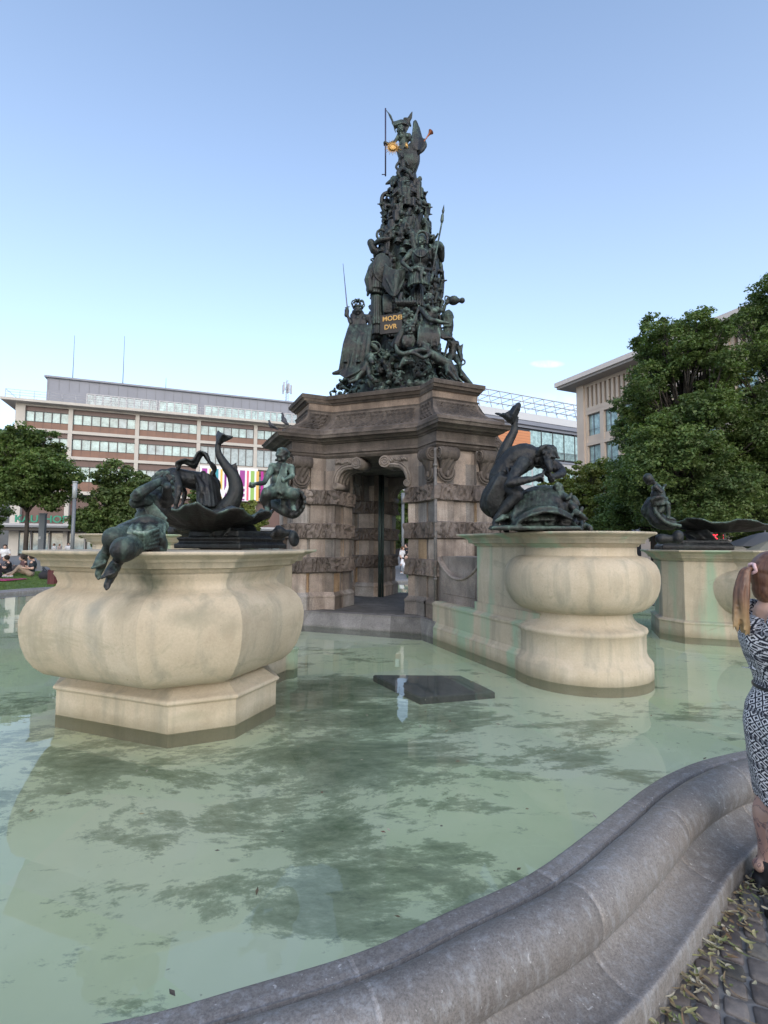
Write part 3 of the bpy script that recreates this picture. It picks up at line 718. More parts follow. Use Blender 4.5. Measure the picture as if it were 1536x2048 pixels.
def oct_basin(parent,boxkind):
    up=lambda P,z:[(x,y,z) for x,y in P]; cx,cy=6.2,-.06
    B=(.62,.93,.34); mb=MB()
    prof=[(-.12,0),(.44,0),(.452,.004),(.462,.022),(.478,.026),(.49,.014),(.495,-.01),(.52,-.05),(.545,-.085),(.56,-.10),(.565,-.12)]
    rs_=[up(octo(*B,t,cx,cy),z) for z,t in prof]; facet(mb,rs_); cap(mb,rs_[-1]); mb.build('octagonal_foot',M['sand'],parent)
    E=(.95,1.10,.50); mb=MB()
    bp=[(.562,-.44),(.568,-.33),(.585,-.25),(.62,-.17),(.68,-.105),(.76,-.055),(.86,-.02),(.96,-.003),(1.04,0),(1.10,-.008),(1.16,-.03),(1.21,-.065),(1.25,-.11),(1.275,-.155),(1.285,-.185),(1.292,-.19),(1.296,-.205),(1.31,-.222),(1.34,-.232),(1.375,-.222),(1.40,-.205),(1.412,-.2)]
    rs_=[up(octo(*E,t,cx,cy),z) for z,t in bp]; facet(mb,rs_); cap(mb,rs_[-1]); cap(mb,rs_[0],True)
    mb.build('bowl',M['sand'],parent)
    mb=MB(); rs_=[up(octo(*E,-.205+t*1.0,cx,cy),1.411+dz*1.03) for dz,t in MOLD]; facet(mb,rs_); cap(mb,rs_[-1]); cap(mb,rs_[0],True)
    # rear box with its own rim
    if boxkind==0: bx=[(5.9,-.62),(5.9,.32),(5.06,.32),(4.86,.32),(4.80,.38),(4.72,.38),(4.72,-.72),(5.3,-.72)]
    else: bx=[(5.9,-.80),(5.9,.80),(4.92,.80),(4.62,.47),(4.62,-.47),(4.92,-.80)]
    bc=Vector((sum(p[0] for p in bx)/len(bx),sum(p[1] for p in bx)/len(bx)))
    def off(t):
        Pp=[Vector(p) for p in bx]
        if sum(Pp[i-1].x*Pp[i].y-Pp[i].x*Pp[i-1].y for i in range(len(Pp)))<0: Pp=Pp[::-1]
        O=offs(Pp); return [tuple(p+o*t) for p,o in zip(Pp,O)]
    mb2=MB(); t0=-.06
    rs_=[up(off(t0+t),1.409+dz*1.03) for dz,t in MOLD]; facet(mb2,rs_); cap(mb2,rs_[-1]); cap(mb2,rs_[0],True)
    mb2.build('rear_rim',M['sandg'],parent)
    mb.build('rim_slab',M['sand'],parent)
    mb=MB(); prof=[(-.12,.0),(.44,.0),(.45,.005),(.47,.012),(.485,.0),(.50,-.05),(.51,-.06),(1.42,-.06)]
    rs_=[up(off(t),z) for z,t in prof]; facet(mb,rs_,0,1.0,False); cap(mb,rs_[-1]); mb.build('rear_box',M['sandg'],parent)
lf=empty('octagonal_basin','large cream octagonal basin in the left foreground with the seated nymph on its rim','fountain basin',(CX,CY,0),AL-PI/4,'octagonal basins')
oct_basin(lf,0)
for ch in lf.children:
    if ch.name.split('.')[0] in('bowl','rim_slab','octagonal_foot'): ch.data.materials.clear(); ch.data.materials.append(M['sandlf'])
brn=empty('octagonal_basin','green-streaked octagonal basin at the far right behind the ponytailed woman','fountain basin',(CX,CY,0),AL+PI/4,'octagonal basins')
oct_basin(brn,1)
# ================================================ BUILDINGS
def glassmat(name,c,rough=.06,lit=0):
    m,t,b=newmat(name); co=coords(t,1,1,1)
    v=N(t,'TexVoronoi'); v.inputs['Scale'].default_value=.35; t.links.new(co,v.inputs['Vector'])
    f=noise(t,1.1,4,.7,co)
    t.links.new(ramp(t,f,[(.35,tuple(x*.6 for x in c)),(.65,tuple(min(1,x*1.25) for x in c))]),b.inputs['Base Color'])
    b.inputs['Roughness'].default_value=rough; b.inputs['Specular IOR Level'].default_value=.9; return m
M['conc']=plain('painted_concrete',(.52,.485,.43),.8,0,.08,.6)
M['brown']=plain('brown_panel',(.19,.095,.062),.45,0,.18,.8)
M['dbrown']=plain('dark_brown_strip',(.12,.065,.055),.4,0,.15,.8)
M['glass']=glassmat('pale_blind_glass',(.34,.49,.48))
M['glassd']=glassmat('clear_glass',(.26,.34,.36))
M['frame']=plain('window_frame',(.05,.045,.045),.4)
M['silver']=plain('metal_cladding',(.215,.225,.26),.5,.1,.06,.5)
M['white']=plain('white_metal',(.42,.42,.43),.5)
M['dark']=plain('dark_shopfront',(.022,.022,.026),.3)
M['grey']=plain('grey_metal',(.16,.17,.18),.5,.2)
M['green']=plain('green_letter',(.0,.22,.13),.4)
DS=math.radians(21)
store=empty('department_store','long department store with brown panels, white frames and green letters','department store',(-43.3,68,0),DS)
S=lambda mb,x0,y0,z0,x1,y1,z1,m=0,c=1.0: mb.box((x0,y0,z0),(x1,y1,z1),m,c)
T0,T1=-6.4,50.0; BW=8.3
mb=MB(); S(mb,T0+.3,.9,0,T1,18,20.2); mb.build('core_wall',M['dbrown'],store)
mb=MB()
for zt,th,pr in ((17.15,.42,.05),(13.6,.42,.05),(8.8,.45,.08)): S(mb,T0,-pr,zt-th,T1,.9,zt)
mb.rings([[(T0-1.4,-1.2,20.45),(T1,-1.2,20.45),(T1,19,20.45),(T0-1.4,19,20.45)],[(T0-1.4,-1.2,20.8),(T1,-1.2,20.8),(T1,19,20.8),(T0-1.4,19,20.8)]]); S(mb,T0,.0,20.15,T1,17,20.448)
mb.build('floor_slab',M['conc'],store)
cols_=[T0+.02]+[k*BW for k in range(0,7)]
for k,x in enumerate(cols_):
    mb=MB(); wd=.75 if k==0 else .26
    for z0,z1 in ((.0,8.35),(8.8,13.18),(13.6,16.73),(17.15,20.15)): S(mb,x-(.0 if k==0 else wd),-.04,z0,x+(1.1 if k==0 else wd),.9,z1)
    mb.build('column',M['conc'],store)
bays=[(cols_[i]+(1.1 if i==0 else .26),cols_[i+1]-.26,5 if i==0 else 7) for i in range(7)]
rr=random.Random(21)
for (z0,z1,tall) in ((17.15,20.15,0),(13.6,16.73,0),(8.8,13.18,0)):
    for bi,(xa,xb,nn) in enumerate(bays):
        h=z1-z0; big=(z0==13.6 and bi>=3)
        zs,zw=(z0+(.1 if big else h*.31)),(z1-(h*.10 if big else h*.20)); 
        mb=MB(); 
        S(mb,xa,.33,z0,xb,.899,zs,0); S(mb,xa,.33,zw,xb,.899,z1,1)
        for q in range(1,nn): 
            x=xa+(xb-xa)*q/nn; S(mb,x-.02,.30,z0,x+.02,.33,zs,1); S(mb,x-.015,.31,zw,x+.015,.33,z1,1)
        mb.build('spandrel_panel',[M['brown'],M['dbrown']],store)
        mb=MB()
        for q in range(nn+1):
            x=xa+(xb-xa)*q/nn; S(mb,x-.05,.26,zs,x+.05,.898,zw,0)
        S(mb,xa,.28,zs,xb,.45,zs+.06,0); S(mb,xa,.28,zw-.06,xb,.45,zw,0)
        wn_=mb.build('window',M['frame'],store)
        mb=MB(); 
        for q in range(nn):
            x=xa+(xb-xa)*q/nn; x2=xa+(xb-xa)*(q+1)/nn; g=1 if (big or rr.random()<.12) else 0
            S(mb,x+.05,.44,zs+.06,x2-.05,.50,zw-.06,g)
        mb.build('pane',[M['glass'],M['glassd']],wn_)
# set back top storey with terrace railing
mb=MB(); S(mb,-3.6,2.6,20.8,T1,14,25.0)
mb.box((-3.9,2.3,25.0),(T1,14.3,25.25)); 
for k in range(44): S(mb,-3.4+k*1.25,2.56,23.3,-3.37+k*1.25,2.6,25.0,1)
mb.build('penthouse',[M['silver'],M['grey']],store)
for (xa,xb,nn,kind) in ((1.4,10.6,9,0),(10.9,16.3,5,1),(17.4,29.5,12,1),(29.8,46,14,0)):
    mb=MB()
    for q in range(nn+1): x=xa+(xb-xa)*q/nn; S(mb,x-.09,2.45,20.85,x+.09,2.598,23.2)
    S(mb,xa,2.46,23.1,xb,2.598,23.25); wn_=mb.build('window',M['white'],store)
    mb=MB()
    for q in range(nn): S(mb,xa+(xb-xa)*q/nn+.1,2.5,21.0,xa+(xb-xa)*(q+1)/nn-.1,2.56,23.05)
    mb.build('pane',M['glass'] if kind else M['glassd'],wn_)
mb=MB()
for k in range(34):
    x=T0-.9+k*1.6; mb.tube([(x,-1.0,20.8),(x,-1.0,21.9)],.03,5)
for z in (21.2,21.55,21.9): mb.tube([(T0-.9,-1.0,z),(T0-.9+33*1.6,-1.0,z)],.025,5)
mb.tube([(T0-.9,-1,21.9),(T0-.9,12,21.9)],.03,5)
mb.build('railing',M['white'],store)
for x,y,h in ((-1.2,6,7.6),(5.6,5,8.2),(11.5,7,3.0)):
    mb=MB(); mb.tube([(x,y,25.2),(x,y,25.2+h)],[.06,.025],6); mb.tube([(x-.5,y,25.2),(x,y,26.2),(x+.5,y,25.2)],.03,5); mb.build('lightning_rod',M['grey'],store)
mb=MB(); S(mb,T0-2,-3.0,3.7,T1,.0,4.0); S(mb,T0-2,-3.01,3.95,T1,-2.9,4.2,1); S(mb,T0-2,-2.2,3.3,T1,.0,3.7,2); mb.build('canopy',[M['grey'],M['white'],M['dark']],store)
mb=MB(); S(mb,T0,.35,0,T1,.899,4.2); mb.build('shopfront',M['dark'],store)
for k in range(24):
    mb=MB(); x=T0+.6+k*2.1; S(mb,x,.28,.3,x+1.7,.34,3.0,0); S(mb,x+.05,.24,3.05,x+1.75,.34,3.12,1); S(mb,x+1.78,.2,0,x+1.86,.34,4.1,1); mb.build('shop_window',[M['glassd'],M['white']],store)
def text(name,s,size,mat,parent=None,loc=(0,0,0),rot=(0,0,0),ext=.03,align='LEFT'):
    cu=bpy.data.curves.new(name,'FONT'); cu.body=s; cu.size=size; cu.extrude=ext; cu.align_x=align; cu.offset=size*.02
    o=bpy.data.objects.new('tmp',cu); COL.objects.link(o); bpy.context.view_layer.update()
    me=bpy.data.meshes.new_from_object(o.evaluated_get(bpy.context.evaluated_depsgraph_get())); bpy.data.objects.remove(o); 
    return link(name,me,mat,parent,loc,rot)
text('shop_lettering','KAUFHOF',1.28,M['green'],store,(-5.0,-3.05,4.35),(PI/2,0,0),.12)
# striped banner
ban=empty('striped_banner','white banner with magenta, yellow and teal stripes hung on the store front','banner',(-43.3,68,0),DS)
mb=MB(); x0,x1=16.9,25.3; S(mb,x0,-.55,8.2,x1,-.50,13.3,0); bc=mb.build('banner_cloth',plain('banner_white',(.80,.80,.80),.7),ban)
cols2=[(.35,.05,.30),(.70,.55,.25),(.05,.30,.36),(.75,.50,.10),(.25,.03,.25),(.80,.45,.12),(.45,.04,.30),(.35,.06,.30),(.72,.12,.2),(.30,.50,.12),(.75,.45,.12),(.45,.03,.28)]
xs=x0+.3
for i,(cc,wd) in enumerate(zip(cols2,(.75,.28,.75,.3,.3,.3,.8,.75,.3,.55,.4,.4))):
    mb=MB(); S(mb,xs,-.56,8.3,xs+wd,-.552,12.9); mb.build('stripe',plain('stripe_%d'%i,cc,.7),ban); xs+=wd+.28
text('banner_lettering','WE',2.6,plain('banner_letter',(.8,.8,.8),.6),ban,(x0+2.6,-.60,8.6),(PI/2,0,0),.01)
# telecom mast on a far roof
mast=empty('telecom_mast','white lattice telecom mast with antennas standing on the store roof','antenna mast',(-43.3,68,25.2),DS)
mx,my=31.0,8
mb=MB(); 
for a in range(3): 
    dx,dy=.3*math.cos(a*2.09),.3*math.sin(a*2.09); mb.tube([(mx+dx,my+dy,0),(mx+dx*.5,my+dy*.5,5.4)],.05,6)
for k in range(12): z=k*.45; mb.tube([(mx-.28,my,z),(mx+.25,my,z+.45)],.03,5)
mb.build('lattice_pole',M['white'],mast)
for a in range(5):
    dx,dy=.75*math.cos(a*1.26),.75*math.sin(a*1.26); mb=MB(); S(mb,mx+dx-.13,my+dy-.1,3.0+.3*(a%2),mx+dx+.13,my+dy+.1,4.6+.3*(a%2)); mb.tube([(mx,my,3.8),(mx+dx,my+dy,3.8)],.04,5); mb.build('antenna_panel',M['white'],mast)
# pale building at the left edge
lbld=empty('pale_corner_building','pale grey office block showing at the left edge behind the tree','building',(-66,72,0),R(10))
mb=MB(); S(mb,-14,0,0,6.5,12,18); mb.build('wall',M['conc'],lbld)
for i in range(4):
    for j in range(4):
        mb=MB(); S(mb,-7+j*3.3,-.05,3+i*3.8,-4.8+j*3.3,.05,5.4+i*3.8); mb.build('window',M['glassd'],lbld)
# distant orange-panelled block with roof pergola
ob=empty('orange_panel_block','distant block with an orange facade panel and an open white roof pergola','building',(14,98,0),R(27))
mb=MB(); S(mb,-3,0,0,44,20,20.0); mb.build('wall',plain('grey_render',(.42,.42,.42),.8,0,.1,.3),ob)
mb=MB(); S(mb,2,-.3,20.4,19.5,0,26.2)
for k in range(9): S(mb,2,-.33,20.9+k*.6,19.5,-.3,20.95+k*.6,1)
mb.build('orange_panel',[plain('orange_cladding',(.56,.23,.10),.6,0,.06,.4),plain('orange_joint',(.36,.15,.08),.6)],ob)
mb=MB(); S(mb,-3,-.1,27.0,44,18,27.6); S(mb,-3,-.2,20.0,44,18,20.4); S(mb,-3,.4,20.4,44,18,27.0,1); S(mb,-3,-.6,27.6,44,.5,28.4,0); S(mb,-3,-.4,28.6,44,2,30.2,2)
mb.build('roof_edge',[M['silver'],M['dark'],plain('pale_roof',(.55,.56,.57),.6)],ob)
for k in range(7):
    mb=MB(); x=19.8+k*3.4; S(mb,x,.1,20.9,x+3.1,.35,26.6,0); S(mb,x+3.12,-.02,20.4,x+3.3,.36,27,1); 
    for q in range(11): S(mb,x+q*.3,-.3,20.5,x+q*.3+.05,-.26,22.3,1)
    S(mb,x,-.3,22.3,x+3.4,-.24,22.4,1); mb.build('window',[M['glass'],M['frame']],ob)
for i in range(3):
    for k in range(14):
        mb=MB(); x=-2+k*3.2; S(mb,x,-.06,14.6-i*5,x+2.7,.05,18.6-i*5,0); S(mb,x+1.3,-.09,14.6-i*5,x+1.38,-.06,18.6-i*5,1); mb.build('window',[M['glass'],M['frame']],ob)
mb=MB()
for k in range(15): 
    x=0+k*3.1; mb.tube([(x,0,30.2),(x-.6,.5,34.2)],.09,5); mb.tube([(x-.6,.5,34.2),(x-.6,9,34.2)],.07,5)
for y,z in ((0.1,31.4),(.3,32.8),(.5,34.2)): mb.tube([(-3,y,z),(44,y,z)],.12,5)
mb.build('roof_pergola',M['white'],ob)
# light stone office building on the right
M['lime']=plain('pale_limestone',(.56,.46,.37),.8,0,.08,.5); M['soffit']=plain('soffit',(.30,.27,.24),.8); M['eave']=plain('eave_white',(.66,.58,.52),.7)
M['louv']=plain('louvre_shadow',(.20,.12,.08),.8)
rb_=empty('limestone_office','beige limestone office building with a flat overhanging roof behind the right trees','office building',(24,61,0),R(-66.4))
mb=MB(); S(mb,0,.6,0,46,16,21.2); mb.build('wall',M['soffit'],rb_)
mb=MB(); S(mb,-2.0,-1.9,21.6,48,18,22.15); mb.build('roof_slab',M['eave'],rb_)
mb=MB(); S(mb,-1.8,-1.7,21.3,47.8,17.8,21.598); mb.build('soffit_slab',M['soffit'],rb_)
S2=8.6
for k in range(6):
    mb=MB(); x=k*S2; S(mb,x,-.25,0,x+1.1,.6,21.3); mb.build('pier_strip',M['lime'],rb_)
for k in range(5):
    xa,xb=k*S2+1.1,(k+1)*S2
    mb=MB(); S(mb,xa,-.05,20.9,xb,.6,21.3); S(mb,xa,-.05,17.9,xb,.6,18.35)
    nl=11
    for q in range(nl+1): x=xa+(xb-xa-.32)*q/nl; S(mb,x,.0,18.35,x+.32,.6,20.9)
    S(mb,xa,.45,18.35,xb,.598,20.9,1)
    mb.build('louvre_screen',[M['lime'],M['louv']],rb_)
    for z1 in (17.5,13.7,9.9,6.1):
        for q in range(3):
            x0=xa+(xb-xa)*q/3; x1=xa+(xb-xa)*(q+1)/3
            mb=MB(); S(mb,x0,.0,z1-3.4,x0+.28,.6,z1); S(mb,x1-.28,.0,z1-3.4,x1,.6,z1); S(mb,x0,-.02,z1,x1,.6,z1+.4); S(mb,x0+.28,.1,z1-3.4,x1-.28,.6,z1-2.6); wn_=mb.build('window',M['lime'],rb_)
            mb=MB(); S(mb,x0+.28,.40,z1-2.6,x1-.28,.45,z1,0); S(mb,x0+.28,.32,z1-2.6,x0+.36,.45,z1,1); S(mb,x0+.28,.33,z1-.1,x1-.28,.45,z1,1); S(mb,x0+.95,.33,z1-2.6,x0+1.02,.45,z1,1)
            S(mb,x0+.28,.2,z1-1.9,x1-.28,.24,z1-1.86,1); mb.build('pane',[M['glass'],M['grey']],wn_)
mb=MB(); S(mb,.5,-.3,2.8,46,.6,4.4,0); S(mb,1.2,.2,0,46,.599,2.8,1); mb.build('ground_floor_band',[M['silver'],M['dark']],rb_)
# ================================================ TREES
def leafmat(name,c1,c2):
    m,t,b=newmat(name); a=N(t,'Attribute',attribute_name='tint'); co=coords(t)
    c=ramp(t,noise(t,.55,4,.6,co),[(.35,c1),(.65,c2)]); c=mix(t,1,c,a.outputs['Color'],'MULTIPLY')
    t.links.new(c,b.inputs['Base Color']); b.inputs['Roughness'].default_value=.5; b.inputs['Specular IOR Level'].default_value=.3
    out=t.nodes['Material Output']; tl=N(t,'BsdfTranslucent'); t.links.new(mix(t,1,c,(1.3,1.5,.7),'MULTIPLY'),tl.inputs[0]); ms=N(t,'MixShader'); ms.inputs[0].default_value=.30
    t.links.new(b.outputs[0],ms.inputs[1]); t.links.new(tl.outputs[0],ms.inputs[2]); t.links.new(ms.outputs[0],out.inputs[0]); return m
M['leafd']=leafmat('linden_leaf_dark',(.078,.118,.046),(.135,.190,.062))
M['leafm']=leafmat('linden_leaf_mid',(.08,.125,.042),(.125,.180,.055))
M['leafy']=leafmat('linden_leaf_light',(.12,.16,.04),(.19,.21,.06))
M['bark']=stone_mat('bark',(.06,.05,.042),(.035,.03,.026),(.09,.078,.065),grain=.4,bs=1.0)
def tree(loc,H,clumps,nleaf,lsize,mat,label,name='linden_tree',seed=0,trunk=(.16,2.6),group='linden trees round the square'):
    """clumps: (x,y,z,rx,ry,rz) ellipsoids of the crown, in metres above the foot"""
    r=np.random.default_rng(seed); t=empty(name,label,'tree',loc,0,group)
    mb=MB(); tr_,th_=trunk; top=max(c[2] for c in clumps)
    mb.tube([(0,0,-.1),(.02,0,.3),(.03,.02,th_),(.0,.05,top*.6),(.05,0,top)],[tr_*1.35,tr_,tr_*.85,tr_*.5,.03],9)
    for c in clumps:
        z0=min(c[2]-.3,th_+.3+(c[2]-th_)*.35) if c[2]>th_ else th_-.3
        z0=max(1.6,z0); mb.tube([(0.02,.02,z0),(c[0]*.5,c[1]*.5,z0+(c[2]-z0)*.55),(c[0],c[1],c[2])],[tr_*.5,tr_*.3,.03],6)
        for k in range(4):
            d=r.normal(size=3); d/=np.linalg.norm(d); mb.tube([(c[0]*.6,c[1]*.6,z0+(c[2]-z0)*.6),(c[0]+d[0]*c[3]*.75,c[1]+d[1]*c[4]*.75,c[2]+d[2]*c[5]*.7)],[tr_*.22,.015],5)
    mb.build('trunk',M['bark'],t)
    # twig tufts inside/at the surface of the clumps, leaves round each tuft
    vol=np.array([c[3]*c[4]*c[5] for c in clumps])**(2/3); vol/=vol.sum()
    ntuft=max(60,nleaf//70); ci=r.choice(len(clumps),ntuft,p=vol); cl=np.array(clumps)[ci]
    d=r.normal(size=(ntuft,3)); d/=np.linalg.norm(d,axis=1)[:,None]; rad=r.uniform(.45,1.12,ntuft)**.7
    tc_=cl[:,:3]+d*cl[:,3:]*rad[:,None]; tsz=r.uniform(.22,.55,ntuft)*(cl[:,3:].mean(1)/1.6+.25)
    ti=r.choice(ntuft,nleaf); dd=r.normal(size=(nleaf,3)); dd/=np.linalg.norm(dd,axis=1)[:,None]
    P=tc_[ti]+dd*(tsz[ti]*r.uniform(.3,1.05,nleaf)**.6)[:,None]*np.array([1.15,1.15,.62])
    nrm=dd*.6+np.array([0,0,.75])+r.normal(size=(nleaf,3))*.5; nrm/=np.linalg.norm(nrm,axis=1)[:,None]
    a=np.cross(nrm,r.normal(size=(nleaf,3))); a/=np.linalg.norm(a,axis=1)[:,None]; b_=np.cross(nrm,a)
    s=(lsize*r.uniform(.6,1.3,nleaf))[:,None]
    V=np.empty((nleaf,4,3)); V[:,0]=P-a*s; V[:,1]=P+b_*s*.62-nrm*s*.12; V[:,2]=P+a*s; V[:,3]=P-b_*s*.62-nrm*s*.12
    V=V.reshape(-1,3); me=bpy.data.meshes.new('crown'); me.vertices.add(nleaf*4); me.vertices.foreach_set('co',V.ravel())
    me.loops.add(nleaf*4); me.loops.foreach_set('vertex_index',np.arange(nleaf*4)); me.polygons.add(nleaf); me.polygons.foreach_set('loop_start',np.arange(nleaf)*4)
    me.update(); ca=me.color_attributes.new('tint','FLOAT_COLOR','CORNER')
    tt_=(r.uniform(.75,1.3,ntuft)[ti]*r.uniform(.8,1.25,nleaf)); g=np.ones((nleaf,4,4)); g[:,:,0]=(tt_*r.uniform(.9,1.15,nleaf))[:,None]; g[:,:,1]=tt_[:,None]; g[:,:,2]=tt_[:,None]*.95
    ca.data.foreach_set('color',g.ravel()); link('crown',me,mat,t); return t
def clump_set(r,n,cx,cy,z0,z1,w,seed,taper=.35,sz=(.9,1.5)):
    rr_=random.Random(seed); out=[]
    for k in range(n):
        u=(k+.5)/n; z=z0+(z1-z0)*u; wr=w*(1-taper*u**1.5)*(.55+.45*math.sin(min(1,u*1.9+.25)*PI/2)); a=k*2.4+rr_.uniform(-.5,.5); q=rr_.uniform(.35,1)
        s=rr_.uniform(*sz)*(1-.35*u); out.append((cx+wr*q*math.cos(a),cy+wr*q*math.sin(a),z,s,s,s*rr_.uniform(.6,.85)))
    return out
def place(px,Yd): return ((px-768)/1000*Yd,Yd,0)
# right group
tree(place(1380,24),13.8,clump_set(0,52,0,0,3.0,12.7,3.9,31,.62,(1.0,1.5)),165000,.072,M['leafd'],'tall dark green linden tree with a pointed crown right of the limestone office',seed=1,trunk=(.2,2.8))
tree(place(1608,23),15,clump_set(0,36,0,0,3.0,14.2,3.6,32,.5,(1.0,1.6)),110000,.072,M['leafd'],'tallest dark linden tree, cut by the right edge of the photo',seed=2,trunk=(.2,2.6))
tree(place(1305,29),9.5,clump_set(0,30,0,0,2.6,10.0,2.7,33,.5,(1.0,1.5)),85000,.080,M['leafm'],'mid green linden tree in front of the limestone office windows',seed=3,trunk=(.16,2.4))
tree(place(1175,36),8,clump_set(0,20,0,0,2.4,7.4,2.8,34,.4,(1.0,1.5)),42000,.10,M['leafy'],'yellowish green tree behind the satyr statue',seed=4,trunk=(.15,2.2))
tree(place(1440,33),10,clump_set(0,24,0,0,2.8,9.0,4.2,35,.3,(1.2,1.8)),50000,.10,M['leafm'],'linden tree in the second row behind the two tall right trees',seed=5,trunk=(.18,2.5))
tree(place(1105,44),8,clump_set(0,16,0,0,2.4,7.2,2.6,36,.4,(1.0,1.5)),26000,.12,M['leafy'],'small light green tree between pavilion and satyr statue',seed=6,trunk=(.15,2.2))
# left group
tree(place(52,27),7,clump_set(0,24,0,0,4.3,7.5,2.7,37,.45,(.8,1.3)),55000,.085,M['leafm'],'linden tree at the left edge in front of the green shop letters',seed=7,trunk=(.13,2.2))
tree(place(252,30),6.5,clump_set(0,24,0,0,1.6,6.1,2.5,38,.55,(.8,1.3)),55000,.09,M['leafd'],'dense dark green tree left of the seated nymph',seed=8,trunk=(.13,1.8))
tree(place(486,40),6,clump_set(0,14,0,0,1.6,5.0,1.6,39,.6,(.7,1.1)),22000,.11,M['leafy'],'small yellowish tree showing between dolphin tail and putto',seed=9,trunk=(.1,1.8))
tree(place(398,38),6,clump_set(0,12,0,0,1.6,6.0,1.3,40,.6,(.6,.9)),16000,.11,M['leafm'],'slim tree showing under the bronze veil of the bending nymph',seed=10,trunk=(.1,1.8))
tree(place(828,33),7,clump_set(0,18,0,0,1.9,4.9,2.0,41,.4,(.8,1.2)),30000,.10,M['leafm'],'bright green tree seen through the pavilion arch',seed=11,trunk=(.12,1.7))
tree(place(-60,36),9,clump_set(0,16,0,0,2.6,8.4,2.6,42,.4,(1.0,1.4)),22000,.12,M['leafm'],'far tree beyond the left edge tree',seed=12,trunk=(.15,2.2))
# lawn
m,t,b=newmat('lawn_grass'); c=ramp(t,noise(t,2.2,7,.65,coords(t)),[(.3,(.05,.10,.02)),(.6,(.09,.15,.035)),(.8,(.14,.17,.06))]); t.links.new(c,b.inputs['Base Color']); b.inputs['Roughness'].default_value=.9
def lawn():
    r=np.random.default_rng(4); n=52000; x=r.uniform(-24,-7.5,n); y=r.uniform(16.2,27,n)
    k=(y-16.2)>(x+13)*.18; x,y=x[k],y[k]; n=len(x); h=r.uniform(.03,.075,n); a=r.uniform(0,6.28,n); w_=.011
    V=np.zeros((n,3,3)); V[:,0]=np.c_[x-np.cos(a)*w_,y-np.sin(a)*w_,np.full(n,.10)]; V[:,1]=np.c_[x+np.cos(a)*w_,y+np.sin(a)*w_,np.full(n,.10)]; V[:,2]=np.c_[x+r.normal(size=n)*.02,y+r.normal(size=n)*.02,.11+h]
    me=bpy.data.meshes.new('lawn'); vs=[(-26,15.2,0),(-7.2,17.0,0),(-7.2,28,0),(-26,28,0),(-26,15.2,.11),(-7.2,17.0,.11),(-7.2,28,.11),(-26,28,.11)]
    vv=[tuple(p) for p in V.reshape(-1,3)]; fs=[(4,5,6,7),(0,1,5,4),(1,2,6,5)]+[(8+3*i,9+3*i,10+3*i) for i in range(n)]
    me.from_pydata(vs+vv,[],fs); return link('lawn',me,m)
tag(lawn(),'patch of short green lawn behind the pool with people sitting on it','lawn',kind='stuff')
mb=MB(); S(mb,1.2,24,0,7.5,26.5,.14); 
tag(mb.build('grass_bed',m),kind='structure')
